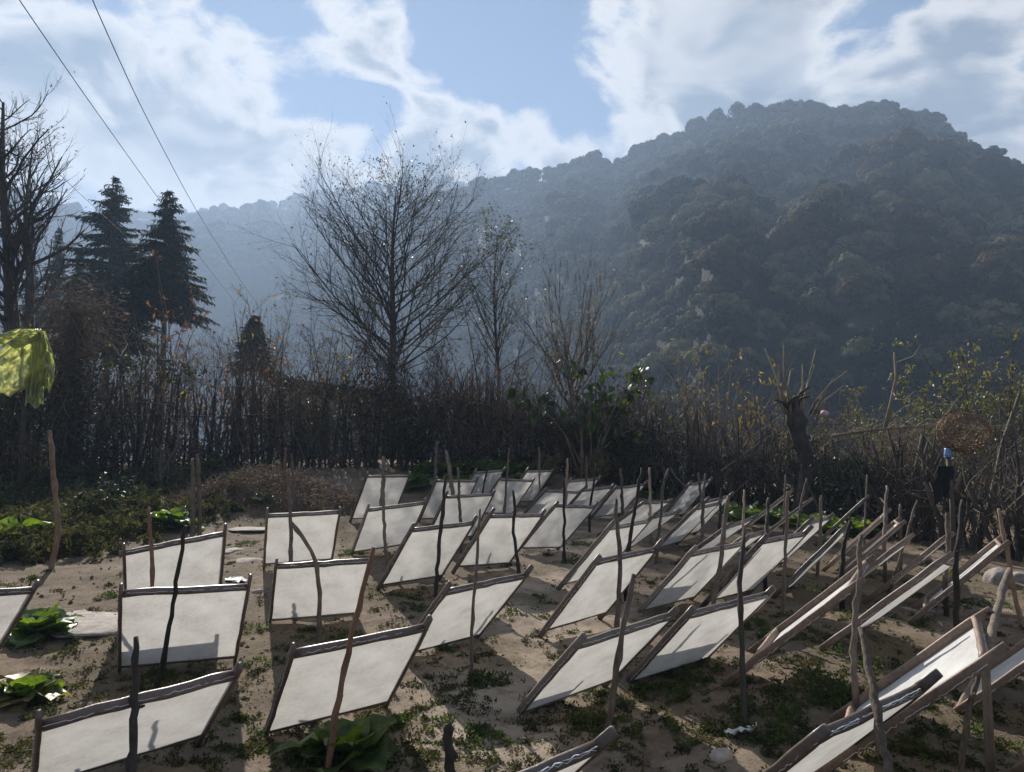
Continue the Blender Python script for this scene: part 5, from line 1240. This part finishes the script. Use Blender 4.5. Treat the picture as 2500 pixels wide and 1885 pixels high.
# ------------------------------------------------------------------ plastic sheet on its post, basket, cup, cloth
dt = 13.2
def sheet():
    pk = ground_hit(52, 1145); post = at(50, 1150, dt); post[2] = G(post[0], post[1])
    o = thing('sheet_post', 'bare dark post carrying the yellow-green plastic sheet', 'post', post)
    t_ = at(62, 830, dt) - post; g = Geo(); g.tube([(0, 0, -.1), t_*.5 + (.03, 0, 0), t_], [.05, .045, .035], 8); part('shaft', g, M['stake'], o)
    # the sheet hangs from the post's head in deep folds
    top = at(85, 806, dt); th = thing('plastic_sheet', 'crumpled yellow-green plastic sheet hung over a post at the left edge', 'sheet', top)
    def drape(name, outline, folds, depth0, seed, bulge):
        """outline: rows of (u left, u right, v) from top to bottom"""
        r = np.random.default_rng(seed); m = 40; rows = []
        o_ = np.array(outline, float); vs_ = np.linspace(o_[0, 2], o_[-1, 2], 34)
        for v in vs_:
            l = np.interp(v, o_[:, 2], o_[:, 0]); rt = np.interp(v, o_[:, 2], o_[:, 1]); q = np.linspace(0, 1, m); f = (v-vs_[0])/(vs_[-1]-vs_[0])
            dz = bulge*np.sin(np.pi*q)*(.35+.65*f) + .05*(.3+f)*np.sin(q*folds*6.28 + 1.2*np.sin(f*3+seed)) + (np.abs(fbm(q*5+seed, np.full(m, f*5), 4, seed)-.47)*-.8 + .06)
            rows.append([at(l + (rt-l)*qq, v + (6*math.sin(qq*folds*6.28+seed) + 8*(float(vnoise(qq*6, 0., seed))-.5))*f, depth0 - dd_) - top for qq, dd_ in zip(q, dz)])
        P = np.array(rows); part(name, grid_geo(P[..., 0], P[..., 1], P[..., 2]), M['plastic'], th)
    drape('main_fold', [(48, 92, 804), (34, 108, 815), (5, 112, 850), (-60, 112, 890), (-70, 108, 940), (-60, 60, 962)], 3, dt-.05, 1, .22)
    drape('hanging_strip', [(80, 112, 808), (75, 118, 850), (70, 122, 900), (62, 108, 950), (60, 106, 990)], 1.5, dt-.2, 2, .08)
    drape('side_strip', [(98, 112, 815), (104, 128, 860), (106, 134, 890), (112, 132, 930), (110, 122, 952)], 1, dt-.1, 3, .06)
    drape('upper_flap', [(40, 100, 803), (-10, 110, 822), (-40, 60, 846)], 2, dt-.25, 4, .12)
sheet()
db = 10.0
bc = at(2342, 1055, db)
o = thing('wicker_basket', 'round wicker basket hung on the fence at the right', 'basket', bc); kk = db/FPX
nr, ns_ = 9, 26; rings = []
for i in range(nr):
    f = i/(nr-1); ra = 60*kk*math.sqrt(max(1-(f*.93)**2, .02)); P = np.array([(ra*math.cos(a), -.05 - .28*f + .0, ra*.78*math.sin(a)) for a in np.linspace(0, 2*np.pi, ns_)]); rings.append(P)
    g = Geo(); g.tube(P + np.random.default_rng(i).normal(0, .004, P.shape), .013 if i == 0 else .006, 5, False); part('rim' if i == 0 else 'hoop', g, M['wicker'], o)
for j in range(0, ns_-1):
    P = np.array([rings[i][j] for i in range(nr)]); g = Geo(); g.tube(P + np.random.default_rng(50+j).normal(0, .003, P.shape), .007, 4, False); part('rib', g, M['wicker'], o)
r = np.random.default_rng(8); n = 700; g = Geo(); A_, B_ = [], []
for q in range(n):
    i = r.integers(0, nr-1); j = r.integers(0, ns_-2); A_.append(rings[i][j]); B_.append(rings[i][j+1] + (rings[i+1][j+1]-rings[i][j+1])*r.uniform(0, .9))
g.twigs(np.array(A_) + r.normal(0, .012, (n, 3)), np.array(B_) + r.normal(0, .012, (n, 3)), .006, .005); part('weave', g, M['wicker'], o, kind='stuff')
# upturned blue cup on a post
pc = at(2315, 1112, 9.9); gp = np.array([pc[0], pc[1], G(pc[0], pc[1])])
o = thing('cup_post', 'slim dark post under the blue cup', 'post', gp); g = Geo(); g.tube([(0, 0, -.1), (.02, 0, (pc[2]-gp[2])*.5), tuple(pc-gp)], [.04, .035, .03], 7); part('shaft', g, M['stake'], o)
g = Geo(); a = np.linspace(0, 2*np.pi, 15)[:-1]
prof_ = [(.052, -.02), (.055, -.02), (.052, .02), (.046, .085), (.040, .10), (.0, .10)]
V = np.array([(rr_*math.cos(q), rr_*math.sin(q), z) for rr_, z in prof_ for q in a]); m_ = len(a); Q = [(i*m_+j, i*m_+(j+1) % m_, (i+1)*m_+(j+1) % m_, (i+1)*m_+j) for i in range(len(prof_)-1) for j in range(m_)]
g.add(V, Q); o = thing('cup', 'pale blue cup upturned on a fence post', 'cup', tuple(pc)); part('body', g, M['blue_plastic'], o)
g = Geo(); g.tube([(.052*math.cos(q), .052*math.sin(q), -.02) for q in np.linspace(0, 6.28, 15)], .005, 5, False); part('rim', g, M['blue_plastic'], o)
# black cloth
r = np.random.default_rng(3); n_, m_ = 14, 18; pk = at(2302, 1138, 9.9); a, b = np.meshgrid(np.linspace(-.5, .5, n_), np.linspace(0, 1, m_), indexing='ij')
X_ = a*(.24 + .06*b) + .02*np.sin(b*9); Z_ = -b*(.5 - .08*np.cos(a*5)); Y_ = .03*np.sin(a*14 + b*2) - .06*(1-b)**2 + (fbm(a*5, b*5, 3, 3)-.4)*.06
cl = part('black_cloth', grid_geo(X_, Y_, Z_), M['black_cloth']); cl.location = tuple(pk); tag(cl, 'black rag hanging on the fence below the blue cup', 'rag')
# pink bundle behind the shoots of the stump
bp = at(2012, 1010, 13.4); g = Geo(); r = np.random.default_rng(6); n_ = 12; a, b = np.meshgrid(np.linspace(0, 2*np.pi, 14), np.linspace(.05, np.pi-.05, n_), indexing='ij'); rad_ = .07*(1 + .25*np.sin(3*a+2*b))
cl = part('pale_rag', grid_geo(rad_*np.cos(a)*np.sin(b), rad_*np.sin(a)*np.sin(b), rad_*np.cos(b)*.8), M['pink_cloth']); cl.location = tuple(bp); tag(cl, 'small pale pink rag caught in the branches right of the stump', 'rag')

# ------------------------------------------------------------------ overhead cables
def cable(label, pts, rad):
    P = np.array([at(u, v, d) for u, v, d in pts]); tt = np.linspace(0, 1, 40); k = np.linspace(0, 1, len(P))
    Q = np.column_stack([np.interp(tt, k, P[:, c]) for c in range(3)])
    for _ in range(6): Q[1:-1] = (Q[:-2] + 2*Q[1:-1] + Q[2:])/4
    o = Q[0]; g = Geo(); g.tube(Q-o, rad, 5); c = part('overhead_cable', g, M['cable']); c.location = tuple(o); tag(c, label, 'cable', 'overhead cables')
cable('overhead cable running down to the right conifer of the pair', [(-10, -90, 12), (47, 0, 14), (205, 230, 20), (373, 465, 30), (499, 643, 46), (580, 746, 60)], .011)
cable('overhead cable passing right of the conifer pair', [(190, -95, 12), (225, 0, 14), (338, 250, 20), (470, 500, 32), (580, 675, 48), (640, 760, 64)], .011)
cable('lower overhead cable behind the bare tree at the left edge', [(-60, 225, 16), (0, 288, 18), (90, 372, 22), (180, 459, 28), (300, 570, 38), (420, 680, 52)], .011)
# rusty leaved twig in front of the conifers, single large dry leaf
shrub('rusty_sapling', 'thin sapling with rusty leaves before the conifer pair', 'sapling', on_land(385, 18.6), 5.6, .05, 5, 201, M['twig'], M['rust'], 130, .16, .4, hang=.3, twn=5, sub=3)
o = shrub('seedhead_stalk', 'dried stalk with round brown seed heads beside the leaning branch', 'plant', ground_hit(395, 1195), 1.0, .2, 5, 202, M['twig'], M['dry'], 60, .04, .5)
# dry-vine covered stump left of the fence
ps = ground_hit(150, 1165); ps = np.array([ps[0], ps[1], G(ps[0], ps[1])]) if ps[1] < 17 else on_land(150, 15.5)
ds = cam_depth(ps); o = thing('vine_stump', 'thick stump wrapped in dry vines left of the dark creeper', 'stump', ps)
tp = at(190, 760, ds) - ps; g = Geo(); g.tube([(0, 0, -.2), tp*.35 + (-.08, 0, 0), tp*.7, tp], [.22, .19, .2, .14], 9); part('trunk', g, M['stake'], o)
g = Geo(); g.tube([(.25, 0, -.2), tp*.4 + (.18, 0, 0), tp*.75 + (.08, 0, 0)], [.13, .11, .09], 8); part('trunk', g, M['stake'], o)
r = np.random.default_rng(9); n = 2600; f = r.uniform(.35, 1.12, n)**.8; C = tp[None]*f[:, None] + r.normal(0, 1, (n, 3))*np.array([.34, .26, .22])*(.4+f[:, None]*.8)
D = unit(r.normal(size=(n, 3)) + np.array([0, 0, -.5])); g = Geo(); g.twigs(C, C + D*r.uniform(.08, .4, (n, 1)), .006, .003, r.normal(0, .03, (n, 3))); part('dry_vines', g, M['twig'], o, kind='stuff')
n = 2600; f = r.uniform(.3, 1.1, n); C = tp[None]*f[:, None] + r.normal(0, 1, (n, 3))*np.array([.34, .26, .2])*(.4+f[:, None]*.8); L = r.uniform(.04, .11, n)
g = Geo(); g.leaves(C, unit(r.normal(size=(n, 3)) + np.array([0, 0, -.8])), unit(r.normal(size=(n, 3))), L, L*.45, .2, .3); part('dead_leaves', g, M['dry'], o, kind='stuff')
